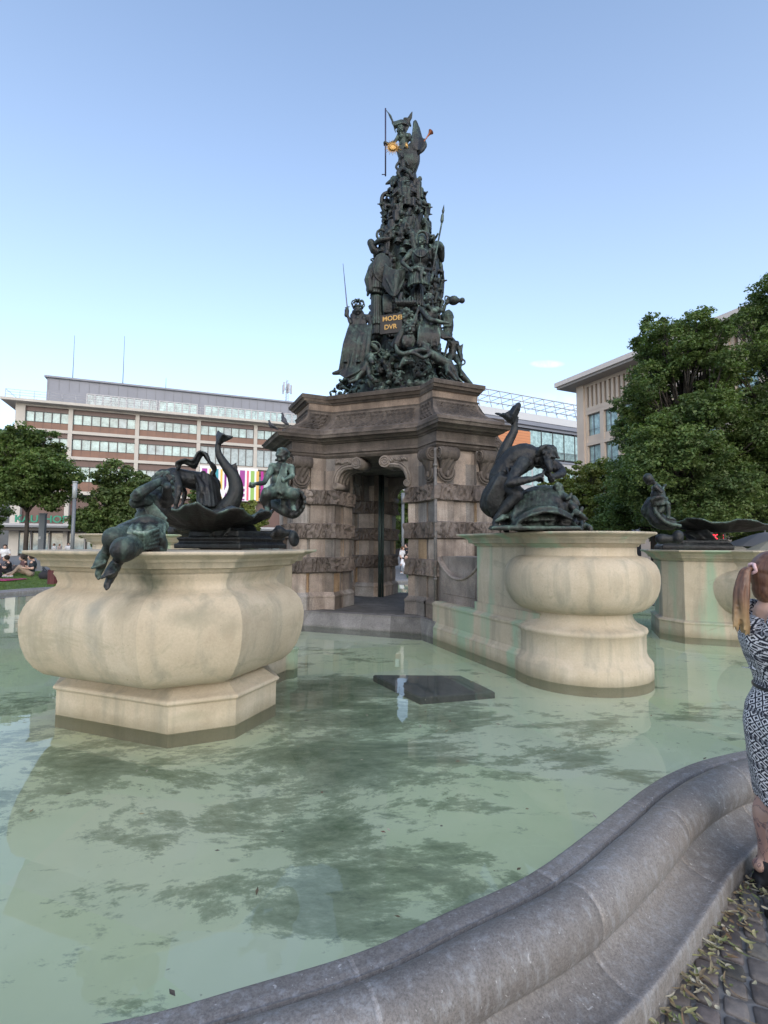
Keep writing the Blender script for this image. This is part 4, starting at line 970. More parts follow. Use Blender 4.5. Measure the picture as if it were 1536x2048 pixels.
# ================================================ SCULPTING KIT
_f=Vector((0,math.cos(PITCH),math.sin(PITCH))); _u0=Vector((1,0,0)).cross(_f)
_r=Vector((1,0,0))*math.cos(ROLL)+_u0*math.sin(ROLL); _u=-Vector((1,0,0))*math.sin(ROLL)+_u0*math.cos(ROLL)
def A(px,py,y):
    """point of the place at depth y that the photograph shows at px,py"""
    d=_f+_r*((px-768)/1000)+_u*((1024-py)/1000); return Vector((0,0,1.65))+d*(y/d.y)
class SC(MB):
    def ball(s,c,r,n=10,rot=None):
        if not isinstance(r,(tuple,list)): r=(r,r,r)
        c=Vector(c); Mx=rot.to_matrix() if rot is not None else None; rs=[]
        for i in range(n+1):
            ph=-PI/2+PI*i/n; q=max(.03,math.cos(ph)); rg=[]
            for k in range(n+4):
                th=2*PI*k/(n+4); v=Vector((q*math.cos(th)*r[0],q*math.sin(th)*r[1],math.sin(ph)*r[2]))
                if Mx: v=Mx@v
                rg.append(c+v)
            rs.append(rg)
        s.rings(rs)
    def limb(s,pts,rad,n=9,cat=0):
        pts=[Vector(p) for p in pts]
        if not isinstance(rad,(list,tuple)): rad=[rad]*len(pts)
        if cat:
            q=[Vector((*p,)) for p in pts]; P=catmull(q,cat); rr_=[]
            for i in range(len(P)):
                u=i/cat; k=min(int(u),len(rad)-2); rr_.append(rad[k]+(rad[k+1]-rad[k])*(u-k))
            pts,rad=P,rr_
        s.tube(pts,list(rad),n); s.ball(pts[0],rad[0]*.99,6); s.ball(pts[-1],rad[-1]*.99,6)
    def sheet(s,rows,th=.01):
        """rows: grid of points -> closed thick cloth"""
        m_,n_=len(rows),len(rows[0]); R_=[[Vector(p) for p in r] for r in rows]
        def nrm(i,j):
            a=R_[min(i+1,m_-1)][j]-R_[max(i-1,0)][j]; b=R_[i][min(j+1,n_-1)]-R_[i][max(j-1,0)]; c=a.cross(b)
            return c.normalized() if c.length>1e-9 else Vector((0,0,1))
        rs=[]
        for i in range(m_):
            rs.append([R_[i][j]+nrm(i,j)*th for j in range(n_)]+[R_[i][j]-nrm(i,j)*th for j in range(n_-1,-1,-1)])
        s.rings(rs)
    def drape(s,top,bot,folds=7,depth=.03,th=.012,n=30,m_=12,sag=.0,phase=0,out=None):
        """cloth between two polylines with fold waves; out=direction the folds stand out"""
        T=catmull(top,8) if len(top)>2 else [Vector(top[0]).lerp(Vector(top[1]),k/8) for k in range(9)]
        B=catmull(bot,8) if len(bot)>2 else [Vector(bot[0]).lerp(Vector(bot[1]),k/8) for k in range(9)]
        at=lambda L,u:(lambda x:L[int(x)].lerp(L[min(int(x)+1,len(L)-1)],x-int(x)))(u*(len(L)-1)*.9999)
        out=Vector(out or (0,-1,0)); rows=[]
        for i in range(m_+1):
            v=i/m_; row=[]
            for j in range(n+1):
                u=j/n; p=at(T,u).lerp(at(B,u),v)
                w_=math.sin(u*folds*PI*2+phase+v*1.1+1.2*nz(Vector((u*3,v*2,phase))))
                row.append(p+out*(w_*depth*(.35+.65*v)+sag*math.sin(PI*v))+Vector((0,0,0)))
            rows.append(row)
        s.sheet(rows,th)
    def head(s,c,r,face,up=Vector((0,0,1)),hair='curly',seed=0):
        c=Vector(c); f=Vector(face).normalized(); up=Vector(up); up=(up-f*up.dot(f)).normalized(); sd=f.cross(up)
        Mx=Matrix((sd,f,up)).transposed()
        s.ball(c,(r*.80,r*.93,r*1.08),12,Mx.to_quaternion().to_euler() if False else Mx.to_euler())
        s.ball(c-up*r*.55+f*r*.25,(r*.5,r*.55,r*.55),8,Mx.to_euler())
        s.limb([c+f*r*.80+up*r*.22,c+f*r*1.08-up*r*.18],[r*.10,r*.17],6)
        s.limb([c+f*r*.80+up*r*.28-sd*r*.42,c+f*r*.92+up*r*.26,c+f*r*.80+up*r*.28+sd*r*.42],r*.10,6)
        s.ball(c+f*r*.82-up*r*.48,(r*.26,r*.14,r*.10),6,Mx.to_euler()); s.ball(c+f*r*.74-up*r*.82,r*.2,6)
        for q in (-1,1): s.ball(c+sd*q*r*.36+f*r*.70-up*r*.2,r*.24,6); s.ball(c+sd*q*r*.82-up*r*.05,(r*.1,r*.2,r*.28),6,Mx.to_euler())
        rr_=random.Random(seed+3)
        if hair:
            for _ in range(34):
                d=Vector((rr_.gauss(0,1),rr_.gauss(-.35,.8),rr_.gauss(.55,.7))).normalized()
                if d.y>.45 and d.z<.55: continue
                s.ball(c+(sd*d.x*.86+f*d.y*.95+up*d.z*1.08)*r,r*rr_.uniform(.16,.3),5)
    def hand(s,w_,d,palm,r,curl=.5,side=1):
        """w_: wrist, d: direction of the hand, palm: palm normal, r: hand length/2"""
        d=Vector(d).normalized(); p=Vector(palm); p=(p-d*p.dot(d)).normalized(); sdv=d.cross(p)*side; w_=Vector(w_)
        k=w_+d*r*.95
        s.limb([w_,w_+d*r*.5,k],[r*.26,r*.36,r*.34],7)
        s.limb([w_+d*r*.3+sdv*r*.1,k+sdv*r*.28],r*.22,6); s.limb([w_+d*r*.3-sdv*r*.1,k-sdv*r*.28],r*.22,6)
        for i,(o,l) in enumerate(((-.36,.72),(-.12,.92),(.12,.86),(.36,.74))):
            a=k+sdv*r*o; q=a+(d*math.cos(curl*.6)+p*math.sin(curl*.6)).normalized()*l*r*.55
            e=q+(d*math.cos(curl*1.5)+p*math.sin(curl*1.5)).normalized()*l*r*.5; s.limb([a,q,e],[r*.125,r*.115,r*.085],6)
        a=w_+d*r*.3-sdv*r*.25; q=a-sdv*r*.35+d*r*.35+p*r*.1; s.limb([a,q,q+d*r*.35+p*r*.15*(1+curl)],[r*.17,r*.14,r*.1],6)
    def body(s,j,k=1.0,male=False,hair='curly',face=None,up=(0,0,1),fingers=True,seed=0):
        """j: joints in world space; k: scale (1 = 1.7 m tall)"""
        g={n:Vector(p) for n,p in j.items()}; ch,pe=g['chest'],g['pelvis']; ax=(ch-pe).normalized()
        sdv=g.get('side'); 
        if sdv is None: sdv=(g['rs']-g['ls']).normalized()
        sdv=Vector(sdv).normalized(); fr=ax.cross(sdv).normalized(); fr=-fr if g.get('front') is not None and fr.dot(g['front'])<0 else fr
        w_=.17*k; ls=g.get('ls',ch-sdv*w_+ax*.09*k); rs_=g.get('rs',ch+sdv*w_+ax*.09*k)
        mid=pe.lerp(ch,.5)+g.get('bend',Vector((0,0,0)))
        sx_=(fr.cross(ax)).normalized(); Mx=Matrix((sx_,ax.cross(sx_).normalized(),ax)).transposed().to_euler()
        s.ball(ch,(.165*k,.115*k,.16*k),12,Mx); s.ball(mid,(.125*k,.09*k,.17*k),10,Mx); s.ball(pe,(.16*k,.12*k,.13*k),10,Mx)
        s.limb([pe,mid,ch],[.115*k,.10*k,.12*k],10)
        for q in (ls,rs_): s.limb([ch+ax*.05*k,q],[.085*k,.065*k],8); s.ball(q,.07*k,8)
        if male: 
            for q in (-1,1): s.ball(ch+fr*.07*k+sdv*q*.075*k+ax*.03*k,(.075*k,.05*k,.06*k),8,Mx); s.ball(ch-fr*.07*k+sdv*q*.08*k,(.07*k,.04*k,.1*k),8,Mx)
        else:
            for q in (-1,1): s.ball(ch+fr*.085*k+sdv*q*.07*k-ax*.01*k,.058*k,8)
        hd=g['head']; nk=ch+ax*.16*k; s.limb([nk-ax*.06*k,nk,hd-(hd-nk).normalized()*.05*k],[.07*k,.052*k,.05*k],8)
        s.head(hd,.112*k,face if face is not None else fr,up,hair,seed)
        for sh,e,h in (('ls','le','lh'),('rs','re','rh')):
            a=ls if sh=='ls' else rs_
            if e in g:
                E_,H=g[e],g[h]; s.limb([a,a.lerp(E_,.4),E_],[.06*k,.052*k,.04*k],9); s.limb([E_,E_.lerp(H,.3),H],[.04*k,.042*k,.026*k],9)
                if fingers: s.hand(H,H-E_,g.get(h+'p',fr),.085*k,g.get('curl',Vector((.8,0,0)))[0],1 if sh=='ls' else -1)
                else: s.limb([H,H+(H-E_).normalized()*.10*k],[.035*k,.025*k],7)
        for kn,an in (('lk','la'),('rk','ra')):
            if kn in g:
                hp=pe+sdv*(-.085 if kn=='lk' else .085)*k; K,An=g[kn],g[an]
                s.limb([hp,hp.lerp(K,.4),K],[.10*k,.09*k,.06*k],10); s.ball(K,.062*k,8); s.limb([K,K.lerp(An,.3),An],[.055*k,.06*k,.035*k],9)
                t_=g.get(an+'t'); 
                if t_ is None: t_=An+fr*.16*k-ax*.04*k
                td=(t_-An).normalized(); s.limb([An-td*.04*k,An+td*.06*k+Vector((0,0,-.02*k)),An+td*.15*k+Vector((0,0,-.03*k))],[.038*k,.042*k,.028*k],8)
                sv=td.cross(Vector((0,0,1))); 
                for q in range(5): s.limb([An+td*.13*k+sv*(q-2)*.016*k-Vector((0,0,.03*k)),An+td*(.19-.01*abs(q-1))*k+sv*(q-2)*.018*k-Vector((0,0,.035*k))],.011*k,5)
    def finish(s,name,mat,parent=None,voxel=.012,sm=2,rough=.004,freq=14,lo=None):
        me=s.mesh(name); o=bpy.data.objects.new(name,me); COL.objects.link(o)
        m1=o.modifiers.new('r','REMESH'); m1.mode='VOXEL'; m1.voxel_size=voxel
        if sm: m2=o.modifiers.new('s','SMOOTH'); m2.factor=.5; m2.iterations=sm
        bpy.context.view_layer.update()
        me2=bpy.data.meshes.new_from_object(o.evaluated_get(bpy.context.evaluated_depsgraph_get())); me2.name=name
        bpy.data.objects.remove(o); bpy.data.meshes.remove(me)
        if rough:
            nv=len(me2.vertices); co_=np.empty(nv*3); me2.vertices.foreach_get('co',co_); co_=co_.reshape(-1,3)
            no=np.empty(nv*3); me2.vertices.foreach_get('normal',no); no=no.reshape(-1,3)
            d=np.array([mnoise.noise(Vector((x*freq,y*freq,z*freq*.7)))+.5*mnoise.noise(Vector((x*freq*2.7,y*freq*2.7,z*freq*2))) for x,y,z in co_])
            co_+=no*(d*rough)[:,None]; me2.vertices.foreach_set('co',co_.ravel()); me2.update()
        me2.materials.clear()
        ob=link(name,me2,mat,parent,smooth=True)
        if parent is not None: ob.matrix_parent_inverse=(Matrix.Translation(parent.location)@parent.rotation_euler.to_matrix().to_4x4()).inverted()
        return ob
V3=Vector
# ================================================ SEATED NYMPH (left basin)
def nymph():
    k=.80; P=lambda x,y,d:A(x,y,d)
    root=empty('nymph_statue','green-black bronze nymph sitting on the left rim, leaning back with one hand at her mouth','statue',tuple(A(285,1098,3.78)))
    s=SC()
    j=dict(pelvis=P(285,1068,3.80),chest=P(308,1010,3.92),head=P(327,968,4.06),ls=P(288,1000,3.80),rs=P(334,1000,3.90),
           le=P(272,990,3.66),lh=P(318,966,3.84),re=P(334,975,3.80),rh=P(331,962,3.98),
           lk=P(229,1080,3.40),la=P(208,1110,3.42),rk=P(248,1102,3.30),ra=P(231,1131,3.34),lat=P(198,1140,3.36),rat=P(218,1156,3.28),front=V3((-.5,-1,0)))
    s.body(j,k,False,'curly',face=P(345,960,3.9)-P(327,968,4.06)+V3((0,0,.1)),fingers=True)
    for a,b_,r1,r2 in ((j['pelvis']+V3((-.05,0,.02)),j['lk'],.10,.068),(j['pelvis']+V3((.03,0,-.01)),j['rk'],.10,.072)): s.limb([a,a.lerp(b_,.5),b_],[r1,r1*.92,r2],12)
    s.ball(j['lk']+V3((0,0,.01)),.080,12); s.ball(j['rk']+V3((0,0,.01)),.086,12)
    s.limb([j['lk'],j['lk'].lerp(j['la'],.35),j['la']],[.056,.048,.027],10); s.limb([j['rk'],j['rk'].lerp(j['ra'],.35),j['ra']],[.058,.050,.029],10)
    s.limb([P(272,1004,3.72),P(285,1000,3.75),P(296,1004,3.8)],[.05,.05,.04],8)
    s.limb([P(292,998,3.83),P(272,992,3.66),P(296,976,3.72),P(322,962,3.84)],[.052,.042,.04,.028],9,3)
    for an,tx,ty,tdp in (('la',199,1127,3.34),('ra',219,1147,3.24)):
        a_=j[an]; q_=P(tx,ty,tdp); s.limb([a_,a_.lerp(q_,.5),q_],[.040,.042,.034],9)
        dv=(q_-a_).normalized(); sv=dv.cross(V3((0,1,0))).normalized()
        for w in range(5): s.limb([q_+sv*(w-2)*.017-dv*.01,q_+sv*(w-2)*.020+dv*(.035-.004*abs(w-1))],[.014,.011],6)
    # long loose hair falling behind the head, breast and belly
    for i in range(8): s.limb([P(330+i*2,960+i,4.06),P(338+i,976+i*2,4.08),P(336+i,992,4.06)],.02,6,3)
    b=s.finish('figure',M['bronze'],root,.0075,2,.0028,26)
    s=SC()      # garment over the lap
    s.limb([P(270,1050,3.66),P(296,1043,3.68),P(326,1052,3.78)],[.05,.055,.045],8,4)
    for i in range(10):
        u=i/9; s.limb([P(268+u*58,1052-5*math.sin(u*3),3.62+.12*u),P(262+u*60,1070+6*math.sin(i*2.1),3.46+.2*u),P(272+u*52,1094+6*math.sin(i*1.7),3.47+.22*u)],[.026,.034,.016],7,4)
    for i in range(5): s.limb([P(262+i*4,1062+i*7,3.47),P(286,1068+i*7,3.44+.01*i),P(316,1058+i*9,3.60)],[.012,.022,.012],6,4)
    s.limb([P(300,1060,3.6),P(322,1080,3.66),P(326,1098,3.7)],[.05,.045,.03],8,4)
    s.limb([P(286,1098,3.58),P(306,1099,3.58),P(325,1101,3.68)],[.012,.026,.022],6,4)
    for i in range(6): s.limb([P(280+i*3,992+i,3.84),P(290+i*5,1010+i*2,3.80),P(296+i*7,1032+i,3.78)],.015,6,4)
    s.finish('garment',M['bronzeg'],root,.0075,0,.003,30)
nymph()
# ================================================ SHELL FOUNTAIN BASES WITH PUTTO
def spiralpts(c,ax,r0,r1,turns,start,sgn=1,n=14,up=V3((0,0,1))):
    ax=V3(ax).normalized(); b_=ax.cross(up); c=V3(c); N_=int(n*turns)
    return [c+(up*math.cos(start+sgn*2*PI*turns*i/N_)+b_*math.sin(start+sgn*2*PI*turns*i/N_))*(r0+(r1-r0)*i/N_) for i in range(N_+1)]
def shell_dish(s,c,L_,W_,H,az,up_lip=.0,seed=0,th=.011,waves=11):
    """scalloped shell bowl, long axis az, hinge at its far end (-L)"""
    ex=V3((math.cos(az),math.sin(az),0)); ey=V3((-ex.y,ex.x,0)); c=V3(c); rows=[]
    for i in range(15):
        v=i/14; row=[]
        for j in range(73):
            th_=2*PI*j/72; q=math.cos(th_)
            rad=(.16+.84*v)
            wav=math.sin(th_*waves+seed)*(.045*v**2)*(1 if q>-.75 else .3)
            x=math.cos(th_)*L_*rad*(1+wav*.5); y=math.sin(th_)*W_*rad*(1+wav)
            z=H*v**1.7+math.sin(th_*waves+seed+.9)*.036*v**2.5+up_lip*max(0,-q)**2*v**2+.018*v**3*math.sin(th_*3+seed)
            rib=.009*math.sin(th_*waves*3)*v
            row.append(c+ex*x+ey*y+V3((0,0,z+rib)))
        rows.append(row)
    low=[[p-V3((0,0,th*1.2)) for p in r[:-1]] for r in rows]; upp=[[p+V3((0,0,th)) for p in r[:-1]] for r in rows]
    s.rings(low+upp[::-1])
    s.limb([p+V3((0,0,.002)) for p in rows[-1]],.013,6)
def putto(s,P,k,seat,tilt,arm1,arm2,face):
    pass
def shell_left():
    D=4.75; P=A
    root=empty('shell_fountain','dark bronze scalloped shell with a putto riding its scroll, on the left basin','fountain sculpture',tuple(A(492,1098,D)))
    s=SC(); az=AL-PI/4; o=V3((CX,CY,0)); e=V3((math.cos(az),math.sin(az),0)); n_=V3((-e.y,e.x,0))
    def L3(a,b_,z): return o+e*a+n_*b_+V3((0,0,z))
    for (z0,z1,g) in ((1.605,1.655,0),(1.655,1.70,-.03),(1.70,1.72,-.015),(1.72,1.79,-.10)):
        a0,a1,b0,b1=4.86-g,5.72+g,-.52-g,.30+g
        s.rings([[L3(a0,b0,z0),L3(a1,b0,z0),L3(a1,b1,z0),L3(a0,b1,z0)],[L3(a0,b0,z1),L3(a1,b0,z1),L3(a1,b1,z1),L3(a0,b1,z1)]])
    s.tube([L3(5.35,-.12,1.70),L3(5.4,-.12,1.76),L3(5.45,-.12,1.81),L3(5.5,-.14,1.845)],[.32,.21,.20,.27],20)
    for q in range(10): a=q*.628; s.limb([L3(5.42+.22*math.cos(a),-.12+.22*math.sin(a),1.74),L3(5.46+.14*math.cos(a),-.12+.14*math.sin(a),1.82),L3(5.5+.26*math.cos(a),-.12+.26*math.sin(a),1.90)],.022,6,3)
    # lower scroll at the back corner
    s.limb(spiralpts(P(589,1078,4.92),n_,.062,.012,1.6,.4,1),[.030]*15+[.024]*8,8); s.limb([P(589,1068,4.92),P(575,1066,4.95),P(560,1072,5.0),P(548,1074,5.0)],[.03,.035,.04,.03],8,4)
    s.ball(P(560,1062,4.95),.05,8); s.limb([P(556,1056,4.95),P(545,1070,4.95)],.03,7)
    s.finish('base',M['bronzek'],root,.011,1,.0025,20)
    s=SC(); shell_dish(s,L3(5.55,-.22,1.80),.72,.62,.17,az,.05,.6,.014,11)
    # big scroll at the hinge, crested
    c=P(582,1003,4.62); s.limb(spiralpts(c,n_*.8+e*.6,.105,.02,1.7,-.6,-1),[.032]*14+[.022]*10,8)
    s.limb([P(556,1006,4.72),P(566,1020,4.7),P(586,1028,4.7),P(600,1018,4.68),P(603,1004,4.65)],[.05,.05,.05,.04,.03],8,4)
    for q in range(9): a=-1.0+q*.36; s.ball(c+V3((math.cos(a)*.125,0,-math.sin(a)*.125)),(.022,.03,.022),6)
    s.limb([P(540,1000,4.7),P(552,1012,4.65),P(568,1022,4.6)],[.03,.05,.05],8,3)
    s.finish('shell',M['bronze'],root,.0105,1,.003,18)
    s=SC(); k=.50
    j=dict(pelvis=P(558,980,4.62),chest=P(561,943,4.62),head=P(565,911,4.62),ls=P(545,934,4.55),rs=P(581,936,4.60),le=P(528,966,4.42),lh=P(508,968,4.3),
           re=P(585,952,4.52),rh=P(572,958,4.46),lk=P(534,986,4.42),la=P(534,1014,4.45),rk=P(588,988,4.45),ra=P(586,1012,4.5),front=V3((0,-1,0)),curl=V3((1.6,0,0)))
    s.body(j,k*1.15,False,'curly',face=V3((-.5,-1,.1))); s.ball(P(560,962,4.6),(.085,.075,.09),10); s.limb([P(558,982,4.6),P(534,988,4.42)],[.075,.058],9); s.limb([P(560,982,4.6),P(588,988,4.45)],[.075,.055],9)
    s.limb([P(534,986,4.42),P(530,1000,4.45),P(536,1016,4.5)],[.055,.05,.035],8)
    for i in range(9): s.limb([P(566+i,928,4.56),P(556+i*2,956,4.50),P(548+i*3.6,985+3*math.sin(i*2),4.46)],.011,6,4)
    s.drape([P(545,968,4.52),P(575,966,4.5)],[P(536,1000,4.5),P(584,996,4.5)],5,.018,.01)
    for i in range(7): s.ball(P(556+i*3.2,900+abs(i-3)*2,4.62),.022,6)
    s.ball(P(504,972,4.3),(.035,.02,.02),8)
    s.finish('putto',M['bronzeg'],root,.0095,2,.0025,24)
shell_left()
def shell_right():
    P=A; D=8.1
    root=empty('shell_fountain','dark bronze shell with a clapping child on its curled end, on the far right basin','fountain sculpture',tuple(A(1380,1099,D)))
    az=AL+PI/4; o=V3((CX,CY,0)); e=V3((math.cos(az),math.sin(az),0)); n_=V3((-e.y,e.x,0)); L3=lambda a,b_,z:o+e*a+n_*b_+V3((0,0,z))
    s=SC()
    for (z0,z1,g) in ((1.60,1.67,0),(1.67,1.70,-.03),(1.70,1.755,-.06)):
        a0,a1,b0,b1=4.70-g,5.72+g,-.42-g,.42+g
        s.rings([[L3(a0,b0,z0),L3(a1,b0,z0),L3(a1,b1,z0),L3(a0,b1,z0)],[L3(a0,b0,z1),L3(a1,b0,z1),L3(a1,b1,z1),L3(a0,b1,z1)]])
    s.tube([L3(5.3,0,1.72),L3(5.35,0,1.79),L3(5.45,0,1.86)],[.30,.20,.28],18)
    s.limb([P(1322,1078,7.5),P(1340,1078,7.45),P(1356,1078,7.45)],[.085,.06,.075],9); s.limb([P(1356,1078,7.4),P(1356,1070,7.4)],.075,9)
    s.finish('base',M['bronzek'],root,.016,1,.004,14)
    s=SC(); shell_dish(s,L3(5.72,0,1.91),1.02,.60,.13,az,.05,1.4,.016,9)
    s.limb([P(1340,1048,7.75),P(1318,1042,7.8),P(1303,1024,7.85),P(1304,1006,7.85),P(1318,1000,7.8),P(1326,1014,7.7),P(1318,1024,7.68)],[.10,.13,.11,.08,.07,.07,.05],9,4)
    s.limb([P(1316,1000,7.75),P(1310,1020,7.65),P(1330,1044,7.6),P(1360,1052,7.6)],[.03,.035,.035,.03],7,4)
    s.limb([P(1300,1000,7.9),P(1289,1022,7.9),P(1296,1034,7.9)],[.05,.06,.04],8,3)
    s.finish('shell',M['bronze'],root,.015,1,.004,14)
    s=SC(); k=.62
    j=dict(pelvis=P(1318,1003,7.75),chest=P(1314,980,7.75),head=P(1298,961,7.75),ls=P(1311,974,7.6),rs=P(1308,976,7.9),le=P(1323,984,7.55),lh=P(1327,976,7.62),
           re=P(1322,984,7.9),rh=P(1327,975,7.8),lk=P(1336,1008,7.6),la=P(1338,1036,7.6),rk=P(1334,1008,7.9),ra=P(1336,1034,7.9),side=V3((0,1,0)),front=V3((1,0,.2)))
    s.body(j,k,False,'curly',face=V3((.9,-.3,.35))); s.ball(P(1316,992,7.75),(.11,.11,.13),9)
    s.limb([P(1303,1000,7.65),P(1318,994,7.6),P(1332,998,7.65)],[.035,.04,.035],7,3); s.drape([P(1304,998,7.62),P(1330,996,7.6)],[P(1300,1014,7.7),P(1328,1010,7.58)],4,.02,.014)
    s.ball(P(1296,956,7.75),.075,8)
    s.finish('putto',M['bronze'],root,.013,2,.003,18)
shell_right()
# ================================================ BENDING NYMPH WITH DOLPHIN (back left basin)
def bending():
    P=A; D=8.2
    root=empty('nymph_statue','black bronze nymph bent on all fours under a flying veil, back left basin','statue',tuple(A(390,1066,D)))
    s=SC(); k=1.02
    j=dict(pelvis=P(412,972,8.3),chest=P(362,958,8.0),head=P(327,955,7.9),side=V3((.05,-1,.1)),ls=P(350,950,7.85),rs=P(356,956,8.2),le=P(358,985,7.7),lh=P(352,1008,7.7),
           re=P(370,985,8.3),rh=P(366,1006,8.3),lk=P(420,1010,7.95),la=P(444,1016,8.2),rk=P(424,1010,8.5),ra=P(446,1014,8.6),front=V3((0,0,-1)))
    s.body(j,k,False,'curly',face=V3((-.85,-.3,-.55)),up=V3((-.5,0,.9))); s.limb([P(346,952,7.95),P(375,958,8.05),P(405,965,8.2),P(420,972,8.3)],[.14,.15,.17,.19],12,4)
    s.limb([P(350,950,7.85),P(358,975,7.72),P(352,1006,7.7)],[.075,.06,.045],9)
    s.finish('figure',M['bronzek'],root,.015,3,.004,14)
    s=SC()
    pts=[P(344,950,7.9),P(357,936,7.9),P(359,926,7.9),P(372,925,7.9),P(388,928,7.95),P(399,910,8.0),P(408,909,8.05),P(420,925,8.05),P(430,936,8.1),P(421,956,8.1)]
    cc=catmull(pts,6); rows=[]
    for i,p in enumerate(cc):
        u=i/(len(cc)-1); w_=.02+.085*math.sin(PI*u)**.8; tw=u*7
        dv=V3((.25*math.sin(tw),.8,.55*math.cos(tw))).normalized(); rows.append([p-dv*w_,p-dv*w_*.5+V3((.03,0,.03))*math.sin(u*20),p,p+dv*w_*.5-V3((.02,0,.03))*math.sin(u*17),p+dv*w_])
    s.sheet(rows,.016); s.limb(cc,[.035]*len(cc),6)
    for i in range(12):
        u=i/11; s.limb([P(392+u*34,950+6*math.sin(i),7.98+.2*u),P(404+u*30,976,7.85+.25*u),P(398+u*44,1008,7.9+.2*u)],[.03,.045,.03],7,4)
    s.drape([P(392,950,8.0),P(412,946,8.0),P(430,958,8.1)],[P(396,1008,7.9),P(420,1014,7.8),P(438,1010,8.0)],6,.04,.02)
    s.finish('veil',M['bronzek'],root,.015,1,.004,14)
    s=SC()
    s.limb([P(440,1028,8.0),P(455,1015,8.0),P(468,995,8.0),P(472,975,8.0),P(466,952,8.0),P(452,932,8.0),P(440,914,8.0),P(436,897,8.0),P(438,882,8.0)],[.14,.16,.135,.12,.10,.08,.062,.048,.045],14,5)
    for q in range(7): s.limb([P(478-q*1.5,985-q*9,8.0),P(483-q*1.6,978-q*9,8.0)],[.035,.008],6)
    s.sheet([[P(436,886,8.0),P(440,886,7.95),P(443,886,8.0)],[P(434,874,8.05),P(442,877,7.9),P(450,878,7.98)],[P(437,864,8.1),P(448,868,7.85),P(465,875,7.95)]],.03)
    s.limb([P(437,862,8.1),P(440,878,8.0)],[.02,.05],7); s.limb([P(464,874,7.9),P(440,882,8.0)],[.02,.055],7)
    s.finish('dolphin_tail',M['bronzek'],root,.015,2,.006,9)
    s=SC()      # wave and rock base
    for i in range(40):
        r=random.Random(i); s.ball(P(r.uniform(345,450),r.uniform(1018,1058),r.uniform(7.8,8.6)),(r.uniform(.08,.2),r.uniform(.08,.2),r.uniform(.05,.13)),7)
    s.ball(P(400,1042,8.2),(.42,.4,.16),14); s.limb([P(350,1062,8),P(450,1064,8.1)],[.12,.12],8)
    for i in range(14):
        r=random.Random(i+50); x=r.uniform(350,440); s.limb([P(x,1056,7.7),P(x+r.uniform(4,12),1042,7.65),P(x+r.uniform(10,26),1046,7.7)],[.03,.04,.02],6,3)
    s.finish('wave_base',M['bronzek'],root,.018,1,.012,7)
bending()
